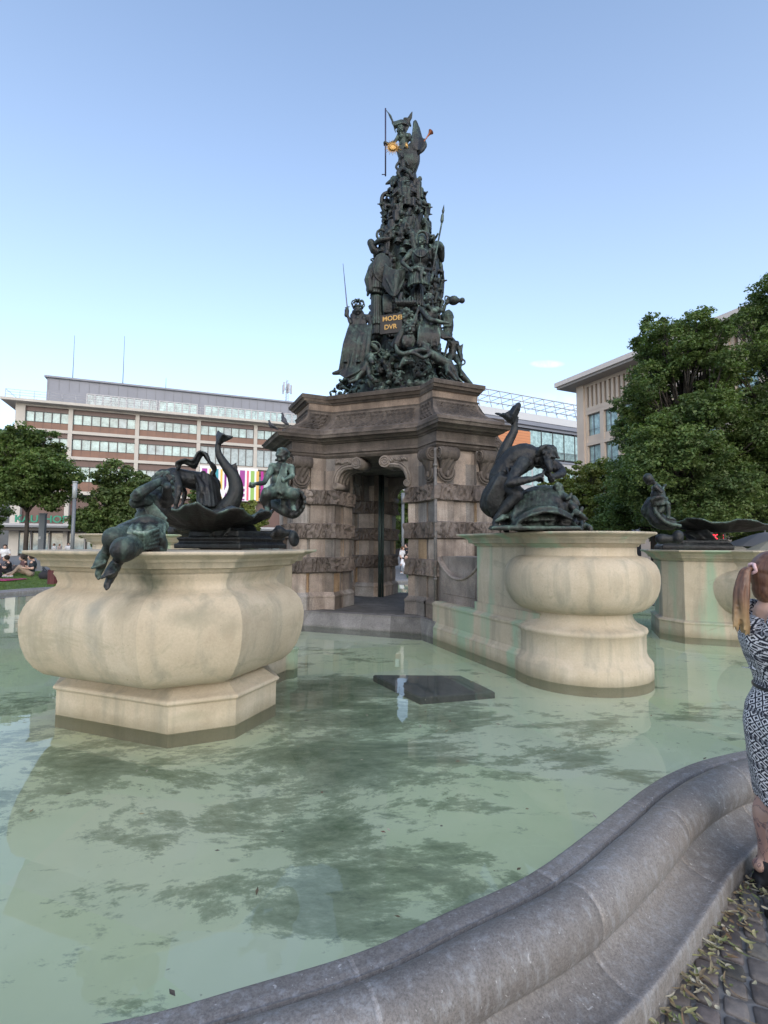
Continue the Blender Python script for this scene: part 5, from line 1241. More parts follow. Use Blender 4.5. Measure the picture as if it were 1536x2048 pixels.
# ================================================ CROUCHING SATYR
def satyr():
    P=A; D=5.75
    root=empty('satyr_statue','black bronze horned satyr crouching over a giant turtle shell, blowing into his hands','statue',tuple(A(1075,1060,D)))
    s=SC(); k=1.0
    j=dict(pelvis=P(1004,962,5.75),chest=P(1046,925,5.68),head=P(1090,912,5.62),side=V3((-.35,-.9,.0)),ls=P(1066,922,5.95),rs=P(1044,928,5.5),re=P(1019,967,5.30),rh=P(1064,958,5.30),
           le=P(1126,944,5.75),lh=P(1108,952,5.60),lk=P(1040,985,5.95),la=P(1004,1040,5.95),rk=P(1034,990,5.40),ra=P(992,1040,5.48),rat=P(990,1054,5.2),front=V3((.5,0,-1)),curl=V3((1.2,0,0)))
    s.body(j,k,True,'curly',face=V3((.55,-.35,-.75)),up=V3((.5,-.1,.8)))
    # arched back, heavy shoulders
    s.limb([P(1003,958,5.75),P(1014,936,5.74),P(1032,917,5.70),P(1052,911,5.68),P(1072,915,5.66)],[.155,.15,.15,.14,.10],14,4)
    s.limb([P(1046,926,5.5),P(1032,945,5.38),P(1019,967,5.30)],[.075,.066,.048],10); s.limb([P(1019,967,5.30),P(1036,963,5.28),P(1066,958,5.30)],[.05,.052,.034],9)
    s.limb([P(1078,926,5.85),P(1104,926,5.85),P(1126,944,5.75),P(1110,953,5.6)],[.07,.06,.045,.035],9,4)
    s.limb([P(1007,968,5.6),P(1022,978,5.48),P(1034,990,5.40)],[.115,.10,.07],11); s.limb([P(1034,992,5.40),P(1016,1010,5.45),P(992,1040,5.48)],[.065,.068,.036],10)
    # ribs and spine
    for q in range(5): s.limb([P(1015+q*8,938-q*5,5.58),P(1020+q*8,955-q*4,5.50)],[.016,.012],6)
    # cupped hands
    s.hand(P(1068,956,5.32),V3((.9,.1,.25)),V3((0,.6,1)),.09,.9,1); s.hand(P(1106,953,5.6),V3((-.8,-.5,.2)),V3((0,.2,1)),.09,.9,-1)
    # horned, shaggy head
    r=random.Random(4)
    for _ in range(60): 
        d=V3((r.gauss(0,1),r.gauss(-.2,1),r.gauss(.4,.8))).normalized(); s.limb([P(1090,910,5.62)+d*.10,P(1090,910,5.62)+d*.135+V3((r.uniform(-.03,.03),0,-.03))],[.024,.014],5)
    s.limb([P(1076,908,5.56),P(1083,897,5.52),P(1095,889,5.50)],[.030,.028,.008],7,4); s.limb([P(1100,905,5.6),P(1108,900,5.56),P(1111,894,5.56)],[.024,.02,.007],7,3)
    s.limb([P(1096,925,5.5),P(1100,938,5.46),P(1098,945,5.46)],[.05,.035,.012],8,3)
    s.finish('figure',M['bronzek'],root,.011,1,.005,20)
    s=SC()
    s.limb([P(1006,950,5.62),P(996,966,5.55),P(985,990,5.6),P(980,1012,5.65),P(988,1030,5.7)],[.05,.09,.12,.12,.05],10,4)
    for i in range(9): s.limb([P(1000+i*3,946+i*2,5.5),P(990+i*2.5,968+i,5.46),P(976+i*3,1000+i*2,5.5),P(984+i*2,1032,5.55)],[.014,.022,.026,.014],6,4)
    s.drape([P(1000,950,5.48),P(1026,958,5.45)],[P(974,1018,5.55),P(1004,1000,5.5)],5,.03,.014)
    s.finish('cloak',M['bronzek'],root,.0125,1,.004,16)
    s=SC()      # dolphin tail rising behind
    s.limb([P(1000,1000,6.15),P(1004,960,6.1),P(1003,930,6.05),P(1008,905,6.0),P(1018,882,6.0),P(1028,862,6.0),P(1029,848,6.0),P(1024,836,6.0)],[.13,.105,.085,.072,.06,.048,.038,.036],12,5)
    c=P(1024,836,6.0)
    s.sheet([[P(1019,845,6.02),P(1024,846,5.98),P(1028,846,6.0)],[P(1007,835,6.05),P(1022,836,5.93),P(1031,832,6.0)],[P(996,829,6.1),P(1012,829,5.96),P(1028,820,5.95)],[P(988,826,6.14),P(996,827,6.1),P(1003,828,6.05)]],.018)
    s.sheet([[P(1016,842,6.0),P(1023,846,5.96),P(1029,846,6.0)],[P(1018,826,6.0),P(1026,828,5.9),P(1034,830,5.98)],[P(1026,814,6.0),P(1033,815,5.9),P(1039,820,5.96)],[P(1037,806,6.0),P(1039,807,5.96),P(1041,811,5.98)]],.018)
    for q in range(3): s.limb([P(1032,864-q*22,6.0),P(1037,856-q*22,6.0)],[.03,.008],6)
    s.finish('dolphin_tail',M['bronzek'],root,.0125,1,.005,9)
    s=SC()      # turtle / wave mass
    s.ball(P(1084,1022,5.8),(.36,.40,.30),20); s.ball(P(1050,1035,5.6),(.28,.3,.17),14); s.ball(P(1120,1045,5.7),(.22,.3,.14),12)
    # flared shell lip
    lip=[P(1024,1054,5.30),P(1040,1034,5.22),P(1062,1022,5.18),P(1086,1016,5.16),P(1112,1018,5.2),P(1142,1032,5.3)]
    s.sheet([[p+V3((0,.25,.02)) for p in lip],lip,[p+V3((0,-.03,-.05)) for p in lip]],.02); s.limb(catmull(lip,5),[.024]*26,7)
    for i in range(11):
        u=i/10; x=1036+u*80; s.limb([P(x,1000-22*math.sin(u*3)+4,5.5),P(x-4,1018,5.35),P(x-10,1040,5.28)],[.02,.026,.02],6,4)
    for i in range(34):
        r=random.Random(i+9); x=r.uniform(1000,1165); t=abs(x-1084)/90; y=r.uniform(1020+18*t,1054); s.limb([P(x,y,5.35+r.uniform(0,.4)),P(x+r.uniform(-12,12),y-r.uniform(2,12),5.3+r.uniform(0,.4)),P(x+r.uniform(-18,18),y+r.uniform(-2,6),5.35)],[.03,.04,.02],7,3)
    s.limb([P(1100,986,5.6),P(1116,990,5.55),P(1136,1008,5.55),P(1142,1036,5.5)],[.05,.05,.06,.05],8,4)
    s.rings([[P(980,1060,5.2),P(1165,1060,5.2),P(1175,1058,6.2),P(975,1058,6.2)],[P(984,1052,5.2),P(1160,1052,5.2),P(1170,1052,6.2),P(980,1052,6.2)]])
    s.ball(P(1113,1060,5.3),.05,7)
    s.finish('turtle_shell',M['bronze'],root,.0135,1,.010,8)
    s=SC()      # small sea children tumbling at the right
    for (hx,hy,bx,by,fx,fy,d,q) in ((1116,978,1122,996,1134,1012,5.55,.055),(1147,1006,1144,1024,1138,1046,5.6,.06),(1158,1036,1150,1044,1168,1054,5.65,.05)):
        s.head(P(hx,hy,d),q*1.1,V3((.7,-.7,-.1)),seed=hx); s.limb([P(hx,hy+6,d),P(bx,by,d-.03),P(fx,fy,d)],[q*.8,q*1.5,q*1.1],9,4)
        s.limb([P(bx,by-6,d-.05),P(bx+14,by+2,d-.15),P(bx+20,by-8,d-.15)],[q*.6,q*.5,q*.35],7,3); s.limb([P(fx,fy,d),P(fx+12,fy+2,d-.1),P(fx+14,fy+12,d-.1)],[q,q*.7,q*.4],7,3); s.limb([P(bx-2,by-6,d-.05),P(bx-14,by+6,d-.12)],[q*.6,q*.35],7)
    s.finish('sea_children',M['bronze'],root,.0125,1,.004,14)
satyr()
# ================================================ BRONZE PYRAMID
def pyramid():
    P=A; Z0=4.405
    root=empty('bronze_pyramid','tall dark green bronze pyramid of heaped figures, armour and foliage on the pavilion roof','sculpture',(CX,CY,Z0))
    prof=[(4.36,.0,1.50),(4.55,.0,1.46),(4.80,.02,1.30),(5.0,.03,1.16),(5.3,.02,1.00),(5.6,.0,.86),(5.9,-.02,.74),(6.2,.05,.66),(6.6,.10,.64),(7.0,.12,.64),(7.4,.13,.64),(7.7,.12,.66),(7.9,.12,.60),(8.2,.11,.54),(8.5,.10,.49),(8.8,.08,.45),(9.1,.06,.42),(9.4,.09,.33),(9.8,.11,.22)]
    def at(z):
        for (a,o,r_),(b,o2,r2) in zip(prof,prof[1:]):
            if a<=z<=b: t=(z-a)/(b-a); return o+(o2-o)*t,r_+(r2-r_)*t
        return prof[-1][1:]
    def W(th,z,k=1.0):
        o,r_=at(z); sq=1+.10*math.cos(4*(th-AL)) if z<5.2 else 1
        return V3((CX+o+r_*k*sq*math.cos(th),CY+r_*k*.95*sq*math.sin(th),z))
    s=SC(); rs=[]
    for i in range(60):
        z=4.30+(9.75-4.30)*i/59; rs.append([W(2*PI*k/40,max(z,4.36),.80+.08*nz(V3((math.cos(2*PI*k/40)*2,math.sin(2*PI*k/40)*2,z*2.2))))+V3((0,0,z-max(z,4.36))) for k in range(40)])
    s.rings(rs)
    r=random.Random(77)
    # foliage, fruit and shells heaped at the foot
    def leaf(c,d,L_,w_,out):
        d=d.normalized(); sd=d.cross(out).normalized()
        rows=[]
        for i in range(5):
            u=i/4; q=w_*math.sin(PI*min(1,u*.85+.12)); cc=c+d*(L_*u)+out*(.05*math.sin(u*PI)); rows.append([cc-sd*q,cc+out*q*.35,cc+sd*q])
        s.sheet(rows,.012)
    for _ in range(430):
        th=r.uniform(0,2*PI); u=r.random()**1.5; z=4.42+u*1.0; c=W(th,z,.97); out=V3((math.cos(th),math.sin(th),.25)).normalized()
        k=r.random(); tv=V3((-math.sin(th),math.cos(th),0))
        if k<.42: leaf(c,tv*r.gauss(0,1)+V3((0,0,r.gauss(0,1))),r.uniform(.09,.2),r.uniform(.03,.06),out)
        elif k<.60:
            for q in range(14): s.ball(c+tv*r.gauss(0,.045)+V3((0,0,r.gauss(0,.04)))+out*r.uniform(0,.04),.021,5)
        elif k<.8: s.limb([c-tv*.10*r.uniform(-1,1),c+out*.08+V3((0,0,r.uniform(-.08,.08))),c+tv*r.uniform(-.2,.2)+V3((0,0,r.uniform(-.12,.1)))],[.022,.032,.014],6,3)
        elif k<.9: s.ball(c+out*.02,(.06,.06,.05),7)
        else: s.limb(spiralpts(c+out*.04,out,.055,.012,1.5,r.uniform(0,6)),.016,5)
    s.limb([W(2*PI*k/30,4.42,1.0)+V3((0,0,.02*math.sin(k*3))) for k in range(31)],.045,6)
    s.finish('foliage_base',M['bronzeg'],root,.0135,0,.005,16)
    s=SC()
    # heaped trophies and small figures up the shaft
    def mini(c,up,out,k,seed):
        rr=random.Random(seed); tv=up.cross(out).normalized(); h=c+up*.26*k
        s.head(h,.075*k*1.2,out+tv*rr.uniform(-.8,.8)-up*rr.uniform(0,.5),up,'curly',seed)
        s.limb([c+up*.17*k,c,c-up*.16*k],[.085*k,.09*k,.10*k],8)
        for q in (-1,1):
            sh=c+up*.14*k+tv*q*.11*k; e=sh+tv*q*rr.uniform(.0,.14)*k-up*rr.uniform(-.08,.14)*k+out*rr.uniform(.02,.12)*k; hd=e+tv*-q*rr.uniform(-.08,.14)*k+up*rr.uniform(-.12,.14)*k+out*rr.uniform(0,.08)*k
            s.limb([sh,e,hd],[.042*k,.036*k,.024*k],7); s.ball(hd,.03*k,5)
            kn=c-up*.2*k+tv*q*rr.uniform(.05,.18)*k+out*rr.uniform(.10,.2)*k; an=kn-up*rr.uniform(.12,.24)*k+tv*rr.uniform(-.08,.08)*k-out*rr.uniform(0,.08)*k
            s.limb([c-up*.12*k+tv*q*.05*k,kn,an],[.07*k,.052*k,.03*k],7); s.limb([an,an+out*.09*k],[.03*k,.02*k],6)
    n=0
    for i in range(15):
        z=5.05+i*.285
        cnt=max(3,int(at(z)[1]*9.5))
        for q in range(cnt):
            th=2*PI*(q+.5*(i%2))/cnt+r.uniform(-.2,.2); out=V3((math.cos(th),math.sin(th),0)); c=W(th,z+r.uniform(-.1,.1),.93)
            up=(V3((0,0,1))+V3((-math.sin(th),math.cos(th),0))*r.gauss(0,.55)).normalized()
            mini(c,up,out,r.uniform(.75,1.05)*(1.0 if z<8 else .72),n); n+=1
    for _ in range(620):
        z=r.uniform(5.0,9.5); th=r.uniform(0,2*PI); c=W(th,z,.92); out=V3((math.cos(th),math.sin(th),0)); tv=V3((-math.sin(th),math.cos(th),0)); k=r.random(); g=1 if z<8 else .7
        if k<.28:   # bent limbs
            a=c+tv*r.uniform(-.12,.12)*g; b_=c+out*.09*g+V3((0,0,r.uniform(-.1,.1))); e=c+tv*r.uniform(-.2,.2)*g+V3((0,0,r.uniform(-.22,.22)*g))
            s.limb([a,b_,e],[.045*g,.04*g,.022*g],7,3)
        elif k<.5:  # cloth
            w_=r.uniform(.10,.2)*g; h=r.uniform(.18,.4)*g; s.drape([c+tv*w_+out*.04,c+out*.09,c-tv*w_+out*.03],[c+tv*w_*.8-V3((0,0,h))+out*.02,c+out*.08-V3((0,0,h*1.15)),c-tv*w_*.8-V3((0,0,h))],r.randint(3,5),.018,.010,20,7,0,r.uniform(0,6),out)
        elif k<.62: # helmets and pots
            s.ball(c+out*.04,(.07*g,.07*g,.09*g),8); s.limb([c+out*.05+tv*.09*g-V3((0,0,.04)),c+out*.13*g-V3((0,0,.05)),c+out*.05-tv*.09*g-V3((0,0,.04))],.014,6,3)
        elif k<.72: s.limb(spiralpts(c+out*.05,out,.075*g,.02,1.3,r.uniform(0,6)),.02*g,6)
        elif k<.84: leaf2=[c+tv*r.uniform(-.05,.05),c+out*.10*g+V3((0,0,.04)),c+out*.13*g+V3((0,0,.14*g))]; s.limb(leaf2,[.035*g,.03*g,.008],6,3)
        else: s.head(c+out*.05,.075*g,out+V3((0,0,-.2)),V3((0,0,1)),'curly',int(z*100))
    # silhouette pieces
    s.limb([P(790,362,10.3),P(780,364,10.3),P(772,368,10.3)],[.09,.05,.02],7); s.limb([P(778,385,10.2),P(765,392,10.2),P(764,412,10.2),P(772,428,10.2)],[.05,.045,.045,.04],8,4)
    s.limb([P(828,396,10.2),P(842,392,10.2),P(852,388,10.2)],[.06,.04,.02],7)
    for q in range(4): s.limb([P(843,391,10.2),P(849+q,384+q*5,10.2)],[.018,.006],5)
    s.limb([P(838,420,10.3),P(850,412,10.3),P(852,402,10.3)],[.09,.06,.01],7); s.limb([P(850,412,10.3),P(856,415,10.3)],.02,6)
    s.limb([P(757,505,10.1),P(748,500,10.1),P(742,486,10.1)],[.09,.09,.085],10); s.limb(spiralpts(P(765,470,10.0),V3((0,-1,0)),.13,.10,1,0),.028,7)
    s.limb([P(752,486,10.0),P(762,480,9.9),P(778,478,9.9)],[.05,.06,.05],8,3)
    s.limb([P(868,560,10.3),P(880,600,10.3),P(884,560,10.4),P(880,520,10.4)],[.06,.05,.06,.04],8,3)
    s.finish('figure_heap',M['bronze'],root,.0135,1,.004,18)
    def part(name,mat=M['bronze'],vox=.012,sm=1,rough=.003,freq=20):
        s2=SC(); return s2,(lambda: s2.finish(name,mat,root,vox,sm,rough,freq))
    # ---- crowned queen with raised sword at the left
    s,fin=part('crowned_figure',M['bronze'])
    D=9.05; k=.82
    s.body(dict(pelvis=P(718,668,D),chest=P(722,640,D),head=P(715,622,D-.05),ls=P(706,632,D),rs=P(738,634,D),le=P(701,646,D-.12),lh=P(694,628,D-.1),re=P(742,656,D-.1),rh=P(732,672,D-.18),
        lk=P(700,686,D-.25),la=P(692,722,D-.2),rk=P(724,690,D-.28),ra=P(718,722,D-.22),front=V3((0,-1,0))),k,False,None,face=V3((.3,-1,-.1)),fingers=False)
    s.limb([P(693,630,D-.1),P(694,621,D-.1),P(695,615,D-.1)],[.045,.042,.02],8)
    for i in range(15):
        u=i/14; s.limb([P(700+u*42,652,D-.1),P(690+u*46+3*math.sin(i*2),690,D-.28),P(680+u*52,745-6*abs(u-.5),D-.22)],[.03,.045,.03],7,5)
    for i in range(8): u=i/7; s.limb([P(706+u*18,622,D-.02),P(703+u*26,640,D-.08),P(702+u*32,662,D-.1)],[.018,.026,.02],6,4)
    s.drape([P(690,690,D-.2),P(712,684,D-.3),P(740,690,D-.2)],[P(676,746,D-.15),P(700,752,D-.3),P(738,744,D-.2)],7,.03,.014)
    s.limb([P(700,740,D-.2),P(682,744,D-.2),P(667,747,D-.2)],[.09,.06,.03],8)
    s.limb([P(712,655,D-.15),P(726,668,D-.2),P(738,676,D-.2)],[.035,.045,.03],8,3)
    # dish shape at her feet
    s.sheet([[P(678,748,D-.3),P(690,756,D-.35),P(704,758,D-.3)],[P(700,728,D-.25),P(716,744,D-.4),P(728,744,D-.3)],[P(728,716,D-.2),P(740,726,D-.3),P(745,734,D-.25)]],.02)
    ob=fin()
    s,fin=part('crown',M['bronze'],.008,0,0)
    c=P(716,610,D-.03)
    for a in range(4):
        ca,sa=math.cos(a*PI/4+.3),math.sin(a*PI/4+.3)
        for q in(-1,1): s.limb([c+V3((ca*q*.075,sa*q*.075,-.05)),c+V3((ca*q*.125,sa*q*.125,.01)),c+V3((ca*q*.085,sa*q*.085,.075)),c+V3((0,0,.055))],.014,6,4)
    s.limb([c+V3((.085*math.cos(q*.5),.085*math.sin(q*.5),-.05)) for q in range(14)],.020,6); s.ball(c+V3((0,0,.075)),.022,6); s.limb([c+V3((0,0,.08)),c+V3((0,0,.13))],.008,5); s.limb([c+V3((-.02,0,.11)),c+V3((.02,0,.11))],.008,5); fin()
    mb=MB(); mb.tube([P(695.5,622,D-.1),P(693.5,606,D-.1),P(686,527,D-.1)],[.013,.011,.004],6); mb.tube([P(690,616,D-.1),P(699,613,D-.1)],.011,6)
    sw=mb.build('sword',plain('blade_metal',(.12,.12,.16),.4,.6),root); sw.matrix_parent_inverse=Matrix.Translation((CX,CY,Z0)).inverted()
    # ---- cuirassed trophies: shield, hanging cloth, knight with spear
    s,fin=part('shield',M['bronze'])
    c=P(765,537,9.45); rows=[]
    for i in range(13):
        v=(i-6)/6; rr_=[]
        for jx in range(13):
            q=(jx-6)/6; x=q*.175*math.sqrt(max(.02,1-v*v*.93)); rr_.append(c+V3((x,-.07*(1-q*q)*(1-v*v)+ x*.25,-v*.285)))
        rows.append(rr_)
    s.sheet(rows,.016); s.limb([c+V3((.175*math.cos(a),.175*math.cos(a)*.25-.01,.285*math.sin(a))) for a in [q*PI/14 for q in range(29)]],.018,6)
    r=random.Random(5)
    for _ in range(26): a=r.uniform(0,6.28); q=r.random()**.5; s.ball(c+V3((.11*q*math.cos(a),-.07*(1-q*q)-.012,.19*q*math.sin(a))),r.uniform(.014,.028),5)
    fin()
    s,fin=part('armour_trophy',M['bronze'])
    s.ball(P(752,552,9.6),(.19,.19,.30),12); s.limb([P(742,540,9.5),P(737,560,9.45),P(740,580,9.45)],[.07,.09,.06],8)
    def skirt(cx,y0,y1,w_,D_,nn,dp=.17):
        for i in range(nn):
            a=PI*(.06+.88*i/(nn-1)); c0=P(cx,y0,D_); h=(y1-y0)*D_/1000
            o=V3((-math.cos(a)*w_,-math.sin(a)*dp,0)); s.limb([c0+o*.92,c0+o-V3((0,0,h*.5)),c0+o*1.04-V3((0,0,h))],[.022,.026,.027],6)
    skirt(752,562,584,.17,9.6,11); skirt(751,576,593,.15,9.62,10)
    def baluster(px,y0,y1,w_,D_,nr):
        for i in range(nr):
            z0=y0+(y1-y0)*i/nr; z1=y0+(y1-y0)*(i+1)/nr-1.5; q=w_*(.85+.2*((i*7)%3)/2)
            a,b_=P(px,z0,D_),P(px,z1,D_); s.limb([a,a.lerp(b_,.5),b_],[q*.78,q,q*.8],14)
            for m_ in range(9): t=PI*(m_/8); o=V3((-math.cos(t)*q,-math.sin(t)*q,0)); s.limb([a+o*.9,b_+o*.95],.018,5)
    s.limb([P(751,590,9.62),P(753,600,9.58)],.11,8); baluster(753,596,672,.125,9.55,4); fin()
    s,fin=part('baluster_column',M['bronze']); baluster(834,582,618,.15,9.55,3); s.limb([P(834,612,9.6),P(836,575,9.5)],.1,8)
    fin()
    s,fin=part('hanging_cloth',M['bronze'])
    s.drape([P(770,528,9.35),P(790,540,9.25),P(812,536,9.35)],[P(764,572,9.35),P(790,594,9.22),P(810,556,9.4)],2.2,.02,.014,30,14,.03)
    for q in range(7): 
        w_=1-q*.12; s.limb([P(790-24*w_,548+q*3,9.33),P(790-14*w_,572+q*2-8,9.24),P(790,590-q*7,9.20),P(790+12*w_,574-q*3,9.26),P(790+22*w_,548,9.36)],.013,6,5)
    for q in range(6): s.limb([P(768+q*3,590,9.45),P(767+q*3,606,9.4),P(768+q*3.2,625,9.42)],[.02,.028,.016],6,3)
    fin()
    s,fin=part('armoured_knight',M['bronzeg'])
    D=9.35
    s.body(dict(pelvis=P(840,546,D),chest=P(841,515,D),head=P(843,487,D),ls=P(822,506,D),rs=P(860,506,D),le=P(804,525,D-.05),lh=P(818,537,D-.15),re=P(868,528,D-.02),rh=P(866,508,D-.16),front=V3((0,-1,0))),1.02,True,None,face=V3((.1,-1,-.1)),fingers=False)
    s.ball(P(841,516,D),(.19,.16,.19),12); skirt(838,552,577,.20,D,13,.18); skirt(838,540,556,.19,D,12,.16)
    s.limb([P(820,540,D-.12),P(836,536,D-.2),P(858,540,D-.12)],[.03,.04,.03],8,4); s.limb([P(846,538,D-.2),P(842,552,D-.22),P(845,566,D-.2)],[.04,.035,.03],7,3); s.limb([P(838,540,D-.2),P(850,548,D-.22)],[.035,.03],7)
    s.limb([P(826,502,D-.1),P(836,512,D-.17),P(848,512,D-.17),P(856,502,D-.1)],.012,6,4); s.limb([P(841,500,D-.17),P(841,534,D-.18)],.010,6)
    # hooded helmet with dark opening
    hc=P(843,483,D-.02); s.limb([hc+V3((-.10,-.08,-.09)),hc+V3((-.105,-.10,.02)),hc+V3((-.05,-.12,.11)),hc+V3((.05,-.12,.11)),hc+V3((.105,-.10,.02)),hc+V3((.10,-.08,-.09))],.026,7,4); s.ball(hc+V3((0,.04,.03)),(.12,.12,.14),10)
    s.limb([P(868,500,D-.15),P(874,490,D),P(880,498,D+.1),P(884,520,D+.2)],[.03,.08,.10,.05],8,4)
    fin()
    mb=MB(); a,b_=P(858,580,9.15),P(883.5,446,9.2); mb.tube([a,b_],.016,8); mb.tube([b_,P(884,441,9.2),P(885,430,9.2),P(885.5,428,9.2)],[.02,.034,.026,.016],10); mb.tube([P(885.5,429,9.2),P(886.3,422,9.2),P(888,409,9.2)],[.012,.026,.002],4)
    mb.tube([P(861,566,9.15),P(866,545,9.16)],.024,8); o_=mb.build('spear',M['bronzeg'],root); o_.matrix_parent_inverse=Matrix.Translation((CX,CY,Z0)).inverted()
    # ---- inscription tablet
    c=P(782,646,9.02); mb=MB(); mb.box((-.21,-.0,-.19),(.21,.05,.17)); tb=mb.build('inscription_tablet',plain('tablet_bronze',(.03,.026,.022),.5,.3,.3,8),root,rot=(0,0,R(-16))); tb.location=c-root.location
    t1=text('gilt_lettering','MODER',.125,M['gold'],tb,(-.165,-.006,.045),(PI/2,0,0),.004); t2_=text('gilt_lettering','DVR',.125,M['gold'],tb,(-.13,-.006,-.115),(PI/2,0,0),.004)
    # ---- bearded man swinging a jug at the right
    s,fin=part('jug_bearer',M['bronzeg'])
    D=9.0
    s.body(dict(pelvis=P(852,658,D),chest=P(860,628,D),head=P(857,600,D-.05),ls=P(843,620,D),rs=P(874,620,D),le=P(862,640,D-.2),lh=P(888,645,D-.25),re=P(886,622,D+.05),rh=P(892,606,D),
        lk=P(846,688,D-.22),la=P(842,712,D-.1),rk=P(868,690,D-.2),ra=P(872,714,D-.1),front=V3((0,-1,0))),.88,True,'curly',face=V3((.2,-1,.0)),fingers=False)
    s.limb([P(850,612,D-.1),P(856,612,D-.15),P(860,618,D-.13)],[.03,.05,.02],7); s.limb([P(846,622,D-.08),P(858,638,D-.2),P(872,642,D-.24),P(890,646,D-.25)],[.06,.05,.042,.03],8,3)
    for i in range(12): u=i/11; s.limb([P(840+u*32,648+4*math.sin(i),D-.14),P(838+u*40,668,D-.24),P(836+u*42,688+5*math.sin(i*2),D-.24)],[.022,.034,.018],6,4)
    s.drape([P(838,612,D+.05),P(832,640,D),P(834,665,D)],[P(846,618,D+.1),P(838,640,D+.1),P(840,668,D+.1)],3,.03,.016); 
    for i in range(6): s.limb([P(838-i,612+i*3,D),P(832-i*.6,640,D-.05),P(832+i,668,D-.05)],[.02,.032,.02],6,4)
    fin()
    s,fin=part('jug',M['bronze'],.010)
    c=P(907,601,D); s.ball(c,(.10,.09,.085),12); s.limb([c+V3((.07,0,0)),c+V3((.13,0,.0)),c+V3((.16,0,0))],[.05,.035,.055],9); s.limb([P(893,606,D),P(898,602,D)],.04,8); s.limb([P(890,600,D),P(891,592,D),P(898,594,D)],.015,6,3); fin()
    # ---- seated nude with drapery and vessel beyond, at the right edge
    s,fin=part('right_group',M['bronze'])
    D=9.3
    s.limb([P(890,632,D),P(897,626,D),P(902,634,D)],[.07,.07,.06],8,3); s.limb([P(893,634,D),P(897,652,D),P(893,672,D)],[.12,.10,.09],12,3)
    for q in range(5): s.limb([P(888+q*4,634,D-.08),P(889+q*3,652,D-.1)],.018,6)
    for i in range(9): s.limb([P(878+i*2,655+i*2,D-.2),P(884+i*2.5,676,D-.25),P(896+i,664+i*2,D-.18)],[.02,.028,.018],6,4)
    s.body(dict(pelvis=P(904,712,D),chest=P(906,690,D),head=P(898,672,D),ls=P(898,684,D),rs=P(914,686,D),le=P(892,700,D-.1),lh=P(890,712,D-.1),re=P(918,700,D),rh=P(922,716,D-.1),lk=P(900,728,D-.25),la=P(896,748,D-.2),rk=P(918,728,D-.2),ra=P(922,750,D-.1),front=V3((0,-1,0))),.62,True,'curly',fingers=False)
    s.limb([P(914,690,D+.1),P(921,712,D+.1),P(918,738,D),P(926,756,D)],[.05,.05,.05,.04],8,4); s.limb([P(920,708,D),P(923,692,D),P(926,688,D)],[.04,.03,.01],7)
    s.limb(spiralpts(P(925,724,D),V3((0,-1,0)),.06,.045,1.0,0),.018,6); s.limb(spiralpts(P(918,742,D-.1),V3((0,-1,0)),.05,.02,1.3,1),.018,6)
    s.limb([P(912,738,D),P(928,756,D),P(942,768,D)],[.09,.07,.04],8); fin()
    # ---- reclining figure along the front right
    s,fin=part('reclining_figure',M['bronzeg'])
    D=8.75
    s.limb([P(858,705,D),P(868,712,D),P(884,722,D),P(898,728,D)],[.075,.085,.085,.08],11,4); s.head(P(851,700,D),.085,V3((-.8,-.6,.2)),seed=2)
    s.limb([P(898,728,D),P(908,742,D-.02),P(914,758,D)],[.075,.055,.04],9); s.limb([P(914,756,D),P(924,764,D)],[.035,.02],7); s.limb([P(894,728,D),P(898,744,D-.08),P(912,760,D-.05)],[.07,.05,.03],9)
    s.limb([P(860,708,D-.05),P(846,716,D-.12),P(832,708,D-.15),P(822,706,D-.15)],[.045,.038,.034,.026],8,3); s.limb([P(858,704,D),P(842,700,D-.08),P(826,704,D-.12),P(806,708,D-.14),P(795,702,D-.14),P(791,690,D-.12)],[.05,.045,.05,.045,.04,.02],8,3)
    s.limb([P(845,694,D),P(848,688,D),P(858,690,D)],[.03,.035,.025],7); s.limb([P(812,712,D-.1),P(806,724,D-.12),P(800,734,D-.1)],[.045,.04,.03],8,3)
    for q in range(5): s.limb([P(812+q*3,716,D-.12),P(810+q*4,722,D-.18),P(808+q*3.5,728,D-.14)],.012,5)
    fin()
    # ---- masks and lion at the front
    s,fin=part('lion',M['bronzeg'])
    D=8.75
    s.limb([P(738,722,D),P(730,738,D),P(716,752,D),P(700,760,D)],[.085,.09,.075,.04],10,4); s.ball(P(740,716,D-.05),.09,9); s.limb([P(742,720,D-.12),P(745,726,D-.16)],[.05,.035],8)
    for q in range(12): a=q*.52; s.limb([P(740,718,D)+V3((.07*math.cos(a),0,.07*math.sin(a))),P(740,718,D)+V3((.115*math.cos(a),.02,.115*math.sin(a)))],[.028,.014],6)
    s.limb([P(736,736,D-.05),P(738,752,D-.08),P(744,758,D-.14)],[.05,.04,.035],8); s.limb([P(722,746,D-.05),P(712,760,D-.08),P(700,764,D-.1)],[.045,.035,.03],8); fin()
    s,fin=part('giant_mask',M['bronzeg'])
    D=9.0; s.head(P(822,664,D),.17,V3((-.15,-1,0)),seed=9)
    for q in range(16): a=-.6+q*.27; s.limb([P(822,664,D)+V3((.17*math.cos(a),0,.20*math.sin(a))),P(822,664,D)+V3((.25*math.cos(a+.3),.02,.27*math.sin(a+.3)))],[.035,.018],6)
    for q in range(7): s.limb([P(808+q*3,672,D-.12),P(806+q*4,684+3*math.sin(q*2),D-.12),P(810+q*2.5,694,D-.1)],[.022,.026,.01],6,3)
    fin()
    s,fin=part('palm_trophy',M['bronze'])
    D=9.05
    for q in range(7): a=R(150-q*27); s.limb([P(812,640,D),P(812,640,D)+V3((.12*math.cos(a),-.03,.14*abs(math.sin(a))+.04)),P(812,640,D)+V3((.2*math.cos(a),0,.2*math.sin(a)))],[.02,.034,.012],6,4)
